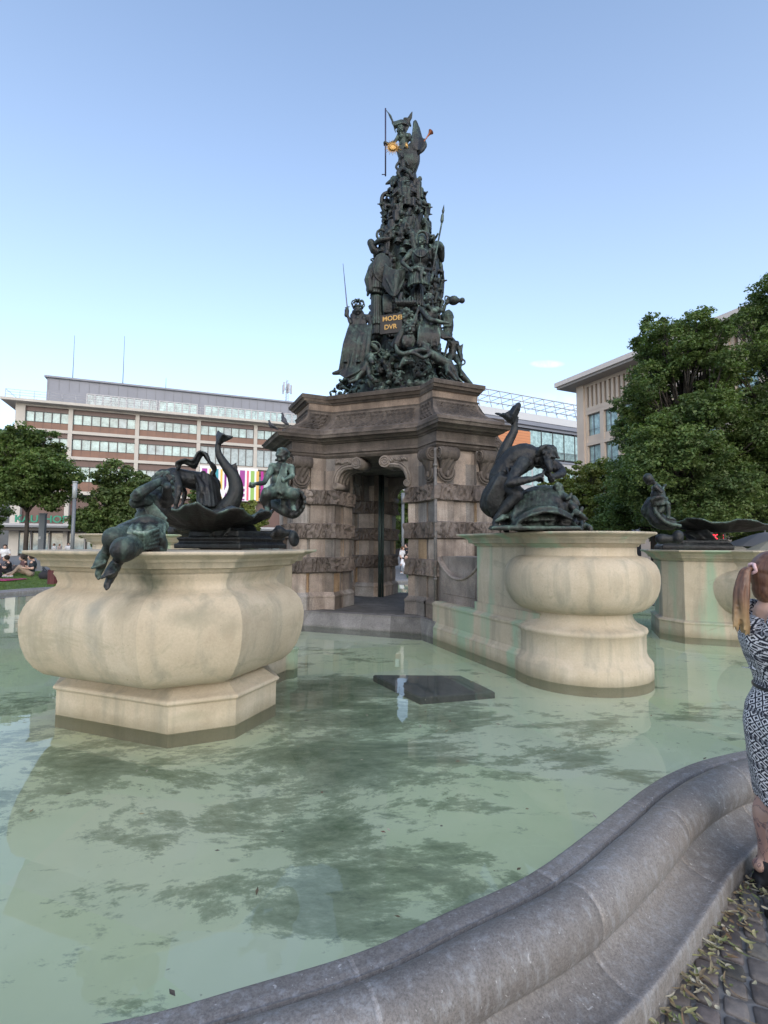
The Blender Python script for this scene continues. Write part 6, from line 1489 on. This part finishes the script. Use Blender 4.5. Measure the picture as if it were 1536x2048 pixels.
    for q in range(24): rr_=random.Random(q); s.ball(P(811+rr_.gauss(0,3),634+rr_.gauss(0,9),D-.1+rr_.uniform(-.03,.03)),.034,6)
    s.limb([P(812,650,D),P(803,670,D),P(794,690,D)],[.08,.10,.11],9,3); s.limb([P(798,606,D+.1),P(802,590,D+.1),P(806,584,D+.1)],[.05,.04,.01],7,3); s.limb([P(812,604,D+.1),P(822,592,D+.1)],[.04,.012],7)
    for q in range(8): s.limb([P(796+q*4,612,D+.1),P(792+q*5.5,604,D+.05),P(792+q*5.5,596+3*math.sin(q*2),D+.08)],[.022,.026,.012],6,3)
    fin()
    s,fin=part('hoop',M['bronzeg'],.009,0,0); s.limb([P(748,695,8.95)+V3((.12*math.cos(q*.3),.02*math.sin(q*.3),.12*math.sin(q*.3))) for q in range(22)],.014,6)
    s.limb([P(738,690,9),P(748,694,8.98),P(756,702,9)],[.05,.06,.04],7,3); s.head(P(732,684,8.9),.065,V3((.3,-1,0)),seed=5); fin()
    # ---- topmost figure: winged Time with cloak, scythe shaft, sun and trumpet
    s,fin=part('winged_top_figure',M['bronze'],.011)
    D=10.25; 
    s.body(dict(pelvis=P(806,300,D),chest=P(808,277,D),head=P(801.6,262,D-.06),ls=P(798,272,D),rs=P(818,272,D),le=P(789,284,D-.08),lh=P(776,288,D-.05),re=P(826,286,D-.05),rh=P(814,292,D-.14),
        lk=P(802,318,D-.12),la=P(800,340,D-.05),rk=P(812,320,D-.08),ra=P(812,342,D),front=V3((0,-1,0))),.80,False,'curly',face=V3((-.1,-1,-.25)),fingers=False)
    s.limb([P(776,288,D-.05),P(770,286,D-.05)],[.035,.04],7)
    # wings arching over the head
    s.sheet([[P(783,246,D),P(787,252,D-.04),P(790,258,D)],[P(790,244,D),P(795,249,D-.06),P(797,256,D)],[P(802,240,D),P(805,247,D-.06),P(806,254,D)],[P(812,242,D),P(812,248,D-.05),P(812,254,D)],[P(820,250,D+.05),P(818,254,D),P(816,260,D)]],.02)
    s.limb([P(809,238,D),P(815,240,D),P(821,252,D+.05)],[.03,.04,.02],7,3)
    s.sheet([[P(772,219,D),P(773,221,D),P(774,222,D)],[P(777,229,D),P(780,230,D-.02),P(782,231,D)],[P(783,242,D),P(786,246,D-.02),P(789,250,D)],[P(788,258,D),P(790,262,D),P(792,268,D)]],.013)
    s.sheet([[P(824,223,D),P(825,224,D),P(825,226,D)],[P(818,232,D),P(821,234,D-.02),P(824,236,D)],[P(811,242,D),P(814,246,D-.02),P(817,250,D)],[P(808,258,D),P(811,262,D),P(814,264,D)]],.013)
    # cloak flying at the right
    s.sheet([[P(828,241,D),P(830,240,D+.03),P(832,244,D+.05)],[P(826,256,D-.05),P(832,254,D),P(838,258,D+.1)],[P(824,270,D-.1),P(834,268,D-.05),P(843,276,D+.1)],[P(822,284,D-.15),P(836,284,D-.12),P(850,288,D+.05)],[P(818,296,D-.12),P(834,300,D-.15),P(847,300,D+.02)],[P(812,304,D),P(826,308,D-.08),P(838,308,D)]],.028)
    s.limb([P(848,280,D+.05),P(850,292,D),P(840,304,D-.05),P(822,308,D-.1)],[.03,.045,.04,.03],7,4)
    for i in range(9): u=i/8; s.limb([P(800+u*30,300,D-.12),P(800+u*34,322,D-.14),P(800+u*26,346,D-.05)],[.028,.04,.025],6,4)
    for i in range(5): s.limb([P(816+i*5,302,D-.05),P(820+i*4,322,D),P(812+i*4,350,D)],[.03,.045,.03],6,4)
    mini_c=P(803,318,D-.22)
    s.head(P(803,314,D-.24),.065,V3((0,-1,-.3)),seed=1); s.limb([P(803,320,D-.2),P(806,334,D-.2)],[.06,.07],8); s.limb([P(798,324,D-.22),P(792,334,D-.26),P(798,342,D-.3)],[.03,.028,.02],7,3); s.limb([P(812,322,D-.2),P(817,330,D-.25)],[.03,.02],7); s.limb([P(806,338,D-.22),P(818,344,D-.3),P(822,354,D-.28)],[.055,.045,.03],7,3); s.limb([P(802,338,D-.22),P(796,346,D-.3),P(800,356,D-.28)],[.055,.045,.03],7,3)
    fin()
    def hard(name,mb,mat):
        o_=mb.build(name,mat,root); o_.matrix_parent_inverse=Matrix.Translation((CX,CY,Z0)).inverted(); return o_
    mb=MB(); mb.tube([P(771,217,D-.05),P(771,352,D-.05)],.016,8); mb.tube([P(763.5,349,D-.05),P(771,349,D-.05)],.010,6); hard('scythe_shaft',mb,plain('shaft_metal',(.05,.045,.09),.5,.4))
    mb=MB(); c=P(785.5,295,D-.3); mb.tube([c+V3((0,.012,0)),c-V3((0,.012,0)),c-V3((0,.03,0))],[.075,.075,.035],20)
    mb.tube([c+V3((.062*math.cos(q*.4),-.02,.062*math.sin(q*.4))) for q in range(17)],.014,6)
    for q in range(28):
        a=q*2*PI/28; l=.18 if q%2 else .145; mb.tube([c+V3((.065*math.cos(a),0,.065*math.sin(a))),c+V3((l*math.cos(a),0,l*math.sin(a)))],[.012,.002],5)
    hard('gilded_sun',mb,M['gold'])
    mb=MB(); c=P(813,292,D-.28); mb.tube([c+V3((-.01,0,.06)),c,c+V3((.03,0,-.05))],[.025,.035,.012],8); mb.tube([P(803,300,D-.26),P(797,298,D-.28),P(790,298,D-.28)],.012,6); hard('gilded_ornament',mb,M['gold'])
    mb=MB(); mb.tube([P(846,286,D),P(855,273,D),P(859,267.5,D),P(862,263.5,D)],[.010,.014,.028,.062],12,cap=False); mb.tube([P(862,263.5,D),P(859.5,267,D)],[.058,.024],12,cap=False); hard('trumpet',mb,plain('copper_trumpet',(.30,.10,.045),.4,.6))
pyramid()
# ================================================ PEOPLE
M['skin']=plain('skin',(.52,.33,.25),.5,0,.06,14); M['skin'].node_tree.nodes['Principled BSDF'].inputs['Subsurface Weight'].default_value=.08
def tattoo():
    m,t,b=newmat('tattooed_skin'); co=coords(t,1,1,1); w_=noise(t,9,5,.62,co,1.6)
    c=ramp(t,w_,[(.465,(.50,.32,.245)),(.485,(.17,.12,.12)),(.50,(.20,.13,.13)),(.52,(.48,.29,.23))])
    tc=N(t,'TexCoord'); sx=N(t,'SeparateXYZ'); t.links.new(tc.outputs['Object'],sx.inputs[0])
    f=ramp(t,sx.outputs[2],[(0.0,1.0),(.50,1.0),(.60,0.0)]); c=mix(t,f,(.52,.33,.25),c)
    t.links.new(c,b.inputs['Base Color']); b.inputs['Roughness'].default_value=.5; return m
def ikat():
    m,t,b=newmat('black_white_ikat'); tc=N(t,'TexCoord'); nn=noise(t,90,3,.7,tc.outputs['Object']); sx=N(t,'SeparateXYZ'); t.links.new(tc.outputs['Object'],sx.inputs[0])
    def mth(op,a,b_=None):
        n=N(t,'Math',operation=op)
        for k,v in ((0,a),(1,b_)):
            if v is None: continue
            if isinstance(v,(int,float)): n.inputs[k].default_value=v
            else: t.links.new(v,n.inputs[k])
        return n.outputs[0]
    u=mth('ADD',mth('ADD',sx.outputs[0],mth('MULTIPLY',sx.outputs[1],.8)),mth('MULTIPLY',nn,.012)); z=mth('ADD',sx.outputs[2],mth('MULTIPLY',nn,.014))
    a=mth('ABSOLUTE',mth('SUBTRACT',mth('FRACT',mth('MULTIPLY',u,27)),.5)); b_=mth('ABSOLUTE',mth('SUBTRACT',mth('FRACT',mth('MULTIPLY',z,24)),.5))
    d=mth('ADD',a,b_); r_=mth('FRACT',mth('MULTIPLY',d,2.6)); bands=mth('FRACT',mth('MULTIPLY',z,8))
    c=ramp(t,r_,[(.50,(.02,.02,.03)),(.58,(.66,.65,.66))]); 
    c=mix(t,ramp(t,bands,[(.0,1.0),(.10,1.0),(.14,0.0)]),c,ramp(t,mth('FRACT',mth('MULTIPLY',u,60)),[(.5,(.02,.02,.03)),(.55,(.25,.25,.27))]))
    t.links.new(c,b.inputs['Base Color']); b.inputs['Roughness'].default_value=.85; return m
def woman():
    X=1.885; Y=2.42
    root=empty('person','woman with a long ponytail in a black and white sleeveless dress at the right edge','person',(X,Y,0))
    q=lambda x,y,z:V3((X+x,Y+y,z))
    s=SC()
    j=dict(pelvis=q(.04,0,.90),chest=q(-.01,0,1.22),head=q(.02,-.01,1.49),side=V3((-.25,-1,0)),ls=q(.04,.17,1.31),rs=q(-.075,-.15,1.315),le=q(.06,.24,1.06),lh=q(.24,.18,1.02),re=q(-.035,-.20,1.07),rh=q(.17,-.17,1.05),
        lk=q(.03,.10,.48),la=q(-.02,.11,.10),rk=q(-.055,-.09,.48),ra=q(-.10,-.10,.10),front=V3((1,0,0)),bend=V3((.03,0,0)),lat=q(.15,.11,.05),rat=q(.07,-.10,.05))
    s.body(j,.90,False,None,face=V3((1,.1,-.12)),fingers=True)
    for y,k_ in ((-.09,'r'),(.10,'l')):
        kn=j[k_+'k']; an=j[k_+'a']; hp=q(.04,y*.9,.84)
        s.limb([hp,hp.lerp(kn,.5),kn],[.088,.085,.063],12); s.limb([kn,kn.lerp(an,.32)+V3((-.022,0,0)),kn.lerp(an,.7),an],[.058,.066,.05,.038],12,3)
    s.limb([q(-.03,0,1.33),q(-.005,0,1.41),q(.0,0,1.45)],[.075,.053,.052],12)
    s.limb([q(-.075,-.15,1.315),q(-.06,-.185,1.19),q(-.035,-.20,1.07)],[.060,.055,.043],12)
    s.finish('body',tattoo(),root,.009,3,.0,20)
    s=SC()
    rg=[]; r0=random.Random(2)
    prof=[(.45,.03,.130,.175),(.52,.028,.136,.18),(.62,.024,.146,.187),(.72,.022,.158,.193),(.82,.024,.166,.194),(.90,.032,.156,.182),(.96,.042,.136,.162),(1.00,.042,.126,.152),(1.05,.032,.128,.152),(1.12,.008,.137,.160),(1.20,-.012,.142,.164),(1.26,-.018,.130,.150),(1.31,-.012,.095,.125),(1.335,-.005,.06,.10)]
    for i,(z,x,rx,ry) in enumerate(prof):
        rg.append([q(x+(rx+.006*math.sin(a*7+z*9)*(1 if z<.95 else .4))*math.cos(a),(ry+.005*math.sin(a*5+z*13))*math.sin(a),z+.004*math.sin(a*9)) for a in [2*PI*k/40 for k in range(40)]])
    s.rings(rg)
    for kx in range(5): s.limb([q(-.08-.01*kx,-.08+.04*kx,1.06),q(.02,-.165+.01*kx,1.02+.012*kx),q(.12,-.12,1.0)],.006,5,4)
    for kx in range(4): s.limb([q(-.10,-.06+.04*kx,.93),q(-.05,-.14,.90-.02*kx),q(.04,-.185,.88-.03*kx)],.006,5,4)
    for sy in(-1,1): s.limb([q(-.11,sy*.09,1.25),q(-.085,sy*.105,1.345),q(-.02,sy*.10,1.365),q(.06,sy*.08,1.27)],[.03,.026,.026,.03],7,4)
    s.finish('dress',ikat(),root,.009,2,.004,9)
    s=SC(); s.limb([q(.047+.130*math.cos(a),.158*math.sin(a),.985+.006*math.cos(a)) for a in [2*PI*k/30 for k in range(31)]],.012,6); s.finish('belt',plain('black_belt',(.012,.012,.014),.4),root,.005,1,0)
    mh,t,b=newmat('brown_hair'); co=coords(t,30,30,3); tc=N(t,'TexCoord'); sx=N(t,'SeparateXYZ'); t.links.new(tc.outputs['Object'],sx.inputs[0])
    c=mix(t,ramp(t,sx.outputs[2],[(.0,1.0),(1.0,1.0)]),(.1,.05,.03),ramp(t,noise(t,3,5,.6,co),[(.3,(.075,.034,.022)),(.6,(.17,.085,.05)),(.8,(.26,.15,.09))]))
    mr=N(t,'MapRange'); t.links.new(sx.outputs[2],mr.inputs[0]); mr.inputs[1].default_value=1.42; mr.inputs[2].default_value=1.27
    c=mix(t,mr.outputs[0],c,(.38,.26,.13)); t.links.new(c,b.inputs['Base Color']); b.inputs['Roughness'].default_value=.42
    s=SC(); h=q(.005,-.01,1.50); s.ball(h+V3((-.012,0,.008)),(.108,.093,.118),16); s.ball(q(-.055,-.01,1.45),(.055,.065,.07),10)
    r=random.Random(6)
    for i in range(30):     # combed back strands gathered into the tie
        a=-1.5+3.0*i/29; s.limb([h+V3((.06,.090*math.sin(a),.05+.07*math.cos(a))),h+V3((-.05,.10*math.sin(a),.02+.10*math.cos(a))),q(-.115,-.01+.012*math.sin(a),1.545)],[.008,.010,.008],5,4)
    s.finish('hair',mh,root,.0065,1,.0012,60)
    s=SC()
    for i in range(46):
        a=r.uniform(0,6.28); d=r.random()**.5; o=V3((.028*d*math.cos(a),.026*d*math.sin(a),0)); e=r.uniform(1.22,1.30)
        s.limb([q(-.113,-.01,1.548)+o*.3,q(-.150,-.015,1.540)+o*.6,q(-.172,-.02,1.47)+o*1.0,q(-.182,-.02,1.39)+o*1.15,q(-.190+r.uniform(-.02,.035),-.02,e)+o*.8],[.006,.008,.009,.008,.003],5,4)
    s.finish('ponytail',mh,root,.0055,0,.001,60)
    s=SC(); s.limb([q(-.118,-.01,1.546)+V3((.004*math.sin(k*2),.022*math.cos(k*.5),.022*math.sin(k*.5))) for k in range(14)],.009,6); s.finish('hair_tie',plain('pink_tie',(.62,.42,.42),.6),root,.004,0,.001,60)
    for x,y in ((-.10,-.10),(-.02,.11)):
        s=SC(); s.limb([q(x,y,.115),q(x,y,.05)],[.05,.055],10); s.limb([q(x-.03,y,.038),q(x+.06,y,.042),q(x+.17,y,.032)],[.042,.042,.034],10); s.rings([[q(x+dx,y+dy,z) for dx,dy in ((-.075,-.035),(.1,-.048),(.2,-.03),(.2,.03),(.1,.048),(-.075,.035))] for z in (.0,.03)])
        s.finish('shoe',plain('black_shoe',(.010,.010,.012),.55),root,.007,1,0)
woman()
PC={}
def cmat(c,k='cloth'):
    if c not in PC: PC[c]=plain(k,c,.85,0,.08,8)
    return PC[c]
def figure(px,Y_,label,pose,shirt,trou,hair=(.03,.02,.015),yaw=0,h=1.0,ground=0,name='person',vox=.02,group=None):
    x0=(px-768)/1000*Y_; root=empty(name,label,'person',(x0,Y_,ground),0,group)
    f=V3((math.sin(yaw),-math.cos(yaw),0)); sd=V3((-f.y,f.x,0)); q=lambda a,b_,z:V3((x0,Y_,ground))+sd*a*h+f*b_*h+V3((0,0,z*h))
    if pose=='stand': J=dict(pelvis=q(0,0,.95),chest=q(0,.01,1.28),head=q(0,.03,1.58),ls=q(-.18,0,1.40),rs=q(.18,0,1.40),le=q(-.24,0,1.12),lh=q(-.20,.14,.92),re=q(.24,.02,1.12),rh=q(.16,.2,1.05),lk=q(-.10,.03,.5),la=q(-.11,0,.09),rk=q(.10,.0,.5),ra=q(.12,-.02,.09),side=sd,front=f)
    elif pose=='sit': J=dict(pelvis=q(0,0,.14),chest=q(0,.04,.46),head=q(0,.12,.76),ls=q(-.18,.04,.58),rs=q(.18,.04,.58),le=q(-.24,.14,.36),lh=q(-.1,.32,.42),re=q(.24,.14,.36),rh=q(.1,.32,.42),lk=q(-.18,.38,.40),la=q(-.10,.58,.07),rk=q(.18,.38,.40),ra=q(.10,.58,.07),side=sd,front=f)
    else: J=dict(pelvis=q(0,0,.14),chest=q(0,-.06,.46),head=q(0,.0,.78),ls=q(-.18,-.06,.58),rs=q(.18,-.06,.58),le=q(-.25,-.12,.34),lh=q(-.22,.14,.40),re=q(.25,-.12,.34),rh=q(.22,.14,.36),lk=q(-.10,.42,.24),la=q(-.1,.86,.08),rk=q(.10,.36,.42),ra=q(.12,.62,.08),side=sd,front=f)
    s=SC(); s.body(J,h,shirt is not None,None,face=f,fingers=Y_<14); s.finish('body',M['skin'],root,vox,2,0)
    k=h; ax=(J['chest']-J['pelvis']).normalized(); fr=f; sx_=fr.cross(ax).normalized(); Mx=Matrix((sx_,ax.cross(sx_).normalized(),ax)).transposed().to_euler()
    s=SC(); s.ball(J['chest'],(.20*k,.14*k,.19*k),10,Mx); s.ball(J['pelvis'].lerp(J['chest'],.45),(.165*k,.125*k,.22*k),10,Mx)
    for a,b_ in (('ls','le'),('rs','re')): s.limb([J['chest']+ax*.08*k,J[a],J[a].lerp(J[b_],.65)],[.10*k,.085*k,.06*k],8)
    s.finish('shirt',cmat(shirt),root,vox,2,.008,8)
    s=SC(); s.ball(J['pelvis'],(.185*k,.14*k,.14*k),10,Mx)
    for q_,kn,an in ((-1,'lk','la'),(1,'rk','ra')):
        hp=J['pelvis']+sd*q_*.09*k; s.limb([hp,hp.lerp(J[kn],.5),J[kn]],[.115*k,.105*k,.075*k],8); s.limb([J[kn],J[kn].lerp(J[an],.8)],[.075*k,.055*k],8)
    s.finish('trousers',cmat(trou),root,vox,2,.008,8)
    s=SC(); s.ball(J['head']-f*.02*k+V3((0,0,.025*k)),(.105*k,.12*k,.12*k),10); s.finish('hair',cmat(hair),root,vox*.8,1,.008,20)
    s=SC(); 
    for an in ('la','ra'): s.limb([J[an]+V3((0,0,-.045*k))-f*.04*k,J[an]+V3((0,0,-.05*k))+f*.15*k],[.05*k,.04*k],8)
    s.finish('shoe',cmat((.6,.6,.6)),root,vox*.8,1,0)
    return root
W_=(.65,.65,.66); K_=(.018,.018,.022)
figure(13,24.5,'man in a white T-shirt on the lawn behind the seated group','stand',W_,(.12,.12,.15),yaw=.4,h=.86,ground=.11)
figure(2,22,'person in dark clothes sitting cut by the left edge','sit',(.05,.03,.04),K_,yaw=-.6,ground=.11,h=1.05)
figure(23,23.5,'woman in a black dress sitting on the lawn with bent arms','sit',K_,K_,yaw=-.9,ground=.11,h=1.1,hair=(.02,.015,.01))
figure(54,24.5,'person with dark hair sitting close behind the man in the dark T-shirt','sit',(.10,.05,.05),(.1,.09,.09),yaw=-.7,ground=.11,h=1.08)
figure(66,23.2,'man in a dark T-shirt and shorts sitting with legs stretched out on the lawn','lean',(.025,.03,.035),(.32,.24,.18),yaw=-1.15,ground=.11,h=1.15)
figure(139,42,'person in a white top, head and shoulders above the left basin rim','stand',W_,K_,yaw=.5,h=1.0)
figure(110,46,'person in pale clothes, head just above the rim of the left basin','stand',(.6,.58,.55),K_,yaw=-.4,h=.96,hair=(.10,.06,.04))
figure(121,48,'small distant person between the two pale-topped people','stand',(.45,.35,.3),K_,yaw=1.4,h=.94,hair=(.2,.12,.07))
figure(805,29,'woman in a white top seen standing through the pavilion arch','stand',W_,K_,yaw=.9,h=.92,hair=(.12,.06,.03))
figure(813.5,30,'man in black seen through the pavilion arch','stand',K_,K_,yaw=-.8,h=1.02)
figure(811,27.5,'person in white sitting low, seen through the pavilion arch','sit',W_,W_,yaw=.2,h=1.15,ground=.14)
figure(1318,17.5,'person in a white top behind the gap between the two right basins','stand',W_,(.3,.2,.15),yaw=2.2,h=.72,hair=(.55,.52,.48))
# belongings on the lawn
s=SC(); c=V3(((94-768)/1000*21.5,21.5,.11)); s.ball(c+V3((0,0,.17)),(.24,.18,.2),12); s.limb([c+V3((-.15,0,.28)),c+V3((0,0,.46)),c+V3((.12,0,.28))],.02,6,4)
o=s.finish('backpack',cmat(K_),None,.02,2,.01,8); tag(o,'black backpack lying on the lawn edge beside the sitting people','backpack')
mb=MB(); c=V3(((112-768)/1000*19.0,19.0,0)); 
for k in range(18): a=k*2*PI/18; mb.box((-.03,-.012,.03),(.03,.012,.62),0,1,Matrix.Translation(c+V3((.18*math.cos(a),.18*math.sin(a),0)))@Matrix.Rotation(a+PI/2,4,'Z'))
mb.tube([c,c+V3((0,0,.60))],.155,16); mb.tube([c+V3((0,0,.62)),c+V3((0,0,.66))],.2,18)
tag(mb.build('litter_bin',plain('dark_red_slats',(.09,.018,.02),.5,0,.2,6)),'dark red slatted litter bin beside the lawn behind the left basin','bin')
c=V3(((8-768)/1000*20.5,20.5,.115)); rows=[[c+V3((x*.22,y*.2,.02+.035*abs(nz(V3((x*.7,y*.9,3))))+.02)) for x in range(-3,4)] for y in range(-3,4)]
s=SC(); s.sheet(rows,.012); o=s.finish('picnic_blanket',cmat((.30,.03,.10)),None,.02,0,.008,6); tag(o,'crumpled magenta picnic blanket on the lawn at the left edge','blanket')
# street furniture
def P0(px,Y_): return V3(((px-768)/1000*Y_,Y_,0))
c=P0(85.5,30); mb=MB(); mb.box((-.17,-.1,0),(.17,.1,3.4),0,1,Matrix.Translation(c)); mb.box((-.14,-.11,1.9),(-.02,-.1,2.05),1,1,Matrix.Translation(c)); mb.box((-.19,-.12,3.4),(.19,.12,3.45),0,1,Matrix.Translation(c))
tag(mb.build('light_pillar',[M['grey'],M['white']]),'square grey metal pillar before the green shop letters','pillar')
t=empty('street_lamp','slim dark street lamp with a pale glass column head left of the dark tree','street lamp',P0(146.5,25)); mb=MB(); mb.tube([(0,0,0),(0,0,3.9)],.085,12); mb.tube([(0,0,0),(0,0,.5)],.12,12); mb.build('post',M['grey'],t)
mb=MB(); mb.tube([(0,0,3.9),(0,0,4.7)],.11,14); mb.tube([(0,0,4.7),(0,0,4.76)],.13,14); mb.build('lamp_head',plain('lamp_glass',(.35,.37,.38),.2),t)
t=empty('street_lamp','slim grey lamp post seen through the pavilion arch','street lamp',P0(806,31)); mb=MB(); mb.tube([(0,0,0),(0,0,4.2)],.09,12); mb.tube([(0,0,4.2),(0,0,4.9)],.12,12); mb.build('post',M['grey'],t)
def parasol(px,Y_,z,rx,ry,mat,label):
    t=empty('cafe_parasol',label,'parasol',P0(px,Y_),0,'cafe parasols'); mb=MB(); rs=[]
    for i in range(7):
        u=i/6; rs.append([(rx*u*math.cos(a)*(1 if k%2 else .97),ry*u*math.sin(a)*(1 if k%2 else .97),z-.75*u**1.3-(.0 if k%2 else .02)*u) for k,a in enumerate([2*PI*k/16 for k in range(16)])])
    mb.rings(rs[::-1]+[[(x,y,z_-.02) for x,y,z_ in r] for r in rs],True,False); mb.build('canopy',mat,t); mb=MB(); mb.tube([(0,0,0),(0,0,z+.1)],.035,8); mb.build('pole',M['white'],t)
parasol(1530,27,2.45,2.0,2.0,plain('pale_canvas',(.42,.42,.45),.8),'pale grey cafe parasol behind the far right shell')
parasol(1545,20,1.95,1.45,1.4,plain('olive_canvas',(.22,.21,.17),.8),'olive cafe parasol nearer than the pale grey one')
parasol(1440,33,2.2,1.6,1.6,plain('pale_canvas',(.5,.49,.45),.8),'small pale parasol under the red display')
t=empty('led_display','red dot display glowing under the trees behind the far right shell','display',P0(1432,40)+V3((0,0,2.45))); mb=MB(); mb.box((-.95,0,-.42),(.95,.1,.32)); mb.build('housing',M['dark'],t)
me_,tt_n,bb=newmat('red_led'); bb.inputs['Base Color'].default_value=(.5,.01,.02,1); bb.inputs['Emission Color'].default_value=(1,.03,.06,1); bb.inputs['Emission Strength'].default_value=1.2
text('display_digits','1 033',.62,me_,t,(-.8,-.01,-.22),(PI/2,0,0),.005)
# pigeons
def pigeon(loc,yaw,label,upright=.6):
    root=empty('pigeon',label,'pigeon',loc,0,'pigeons on the cornice'); L_=V3(loc); f=V3((math.cos(yaw),math.sin(yaw),0)); u=V3((0,0,1)); s=SC()
    q=lambda a,z:L_+f*a+u*z
    s.limb([q(-.06,.09),q(.0,.12+.04*upright),q(.045,.17+.05*upright),q(.055,.22+.07*upright)],[.035,.062,.045,.026],10,4); s.ball(q(.065,.245+.07*upright),.028,8); s.limb([q(.085,.243+.07*upright),q(.11,.236+.07*upright)],[.009,.003],5)
    s.limb([q(-.05,.09),q(-.13,.05),q(-.17,.03)],[.035,.022,.014],7,3)
    sd=V3((-f.y,f.x,0))
    for k in(-1,1): s.limb([q(.03,.16)+sd*.045*k,q(-.05,.11)+sd*.05*k,q(-.14,.06)+sd*.02*k],[.03,.028,.008],7,3); s.limb([q(0,.08)+sd*.02*k,q(.005,.0)+sd*.02*k,q(.03,.004)+sd*.02*k],.007,5)
    s.v=[tuple(L_+(V3(p)-L_)*.68) for p in s.v]
    s.finish('body',plain('pigeon_grey',(.045,.047,.055),.6,0,.4,20),root,.0045,1,.001)
pigeon(tuple(A(568,854,8.55)),2.6,'dark pigeon standing upright on the left corner of the cornice',1.6)
pigeon(tuple(A(543,861,8.75)),3.3,'pigeon crouching behind the upright one at the cornice corner',.1)
# paper straw on the cobbles
mb=MB(); g=V3((1.78,1.96,.022)); mb.tube([g+V3((-.03,-.012,0)),g,g+V3((.05,.018,.004)),g+V3((.12,.03,.002))],.004,6); tag(mb.build('paper_straw',M['white']),'thin white paper straw lying on the dark cobbles at the right','litter')
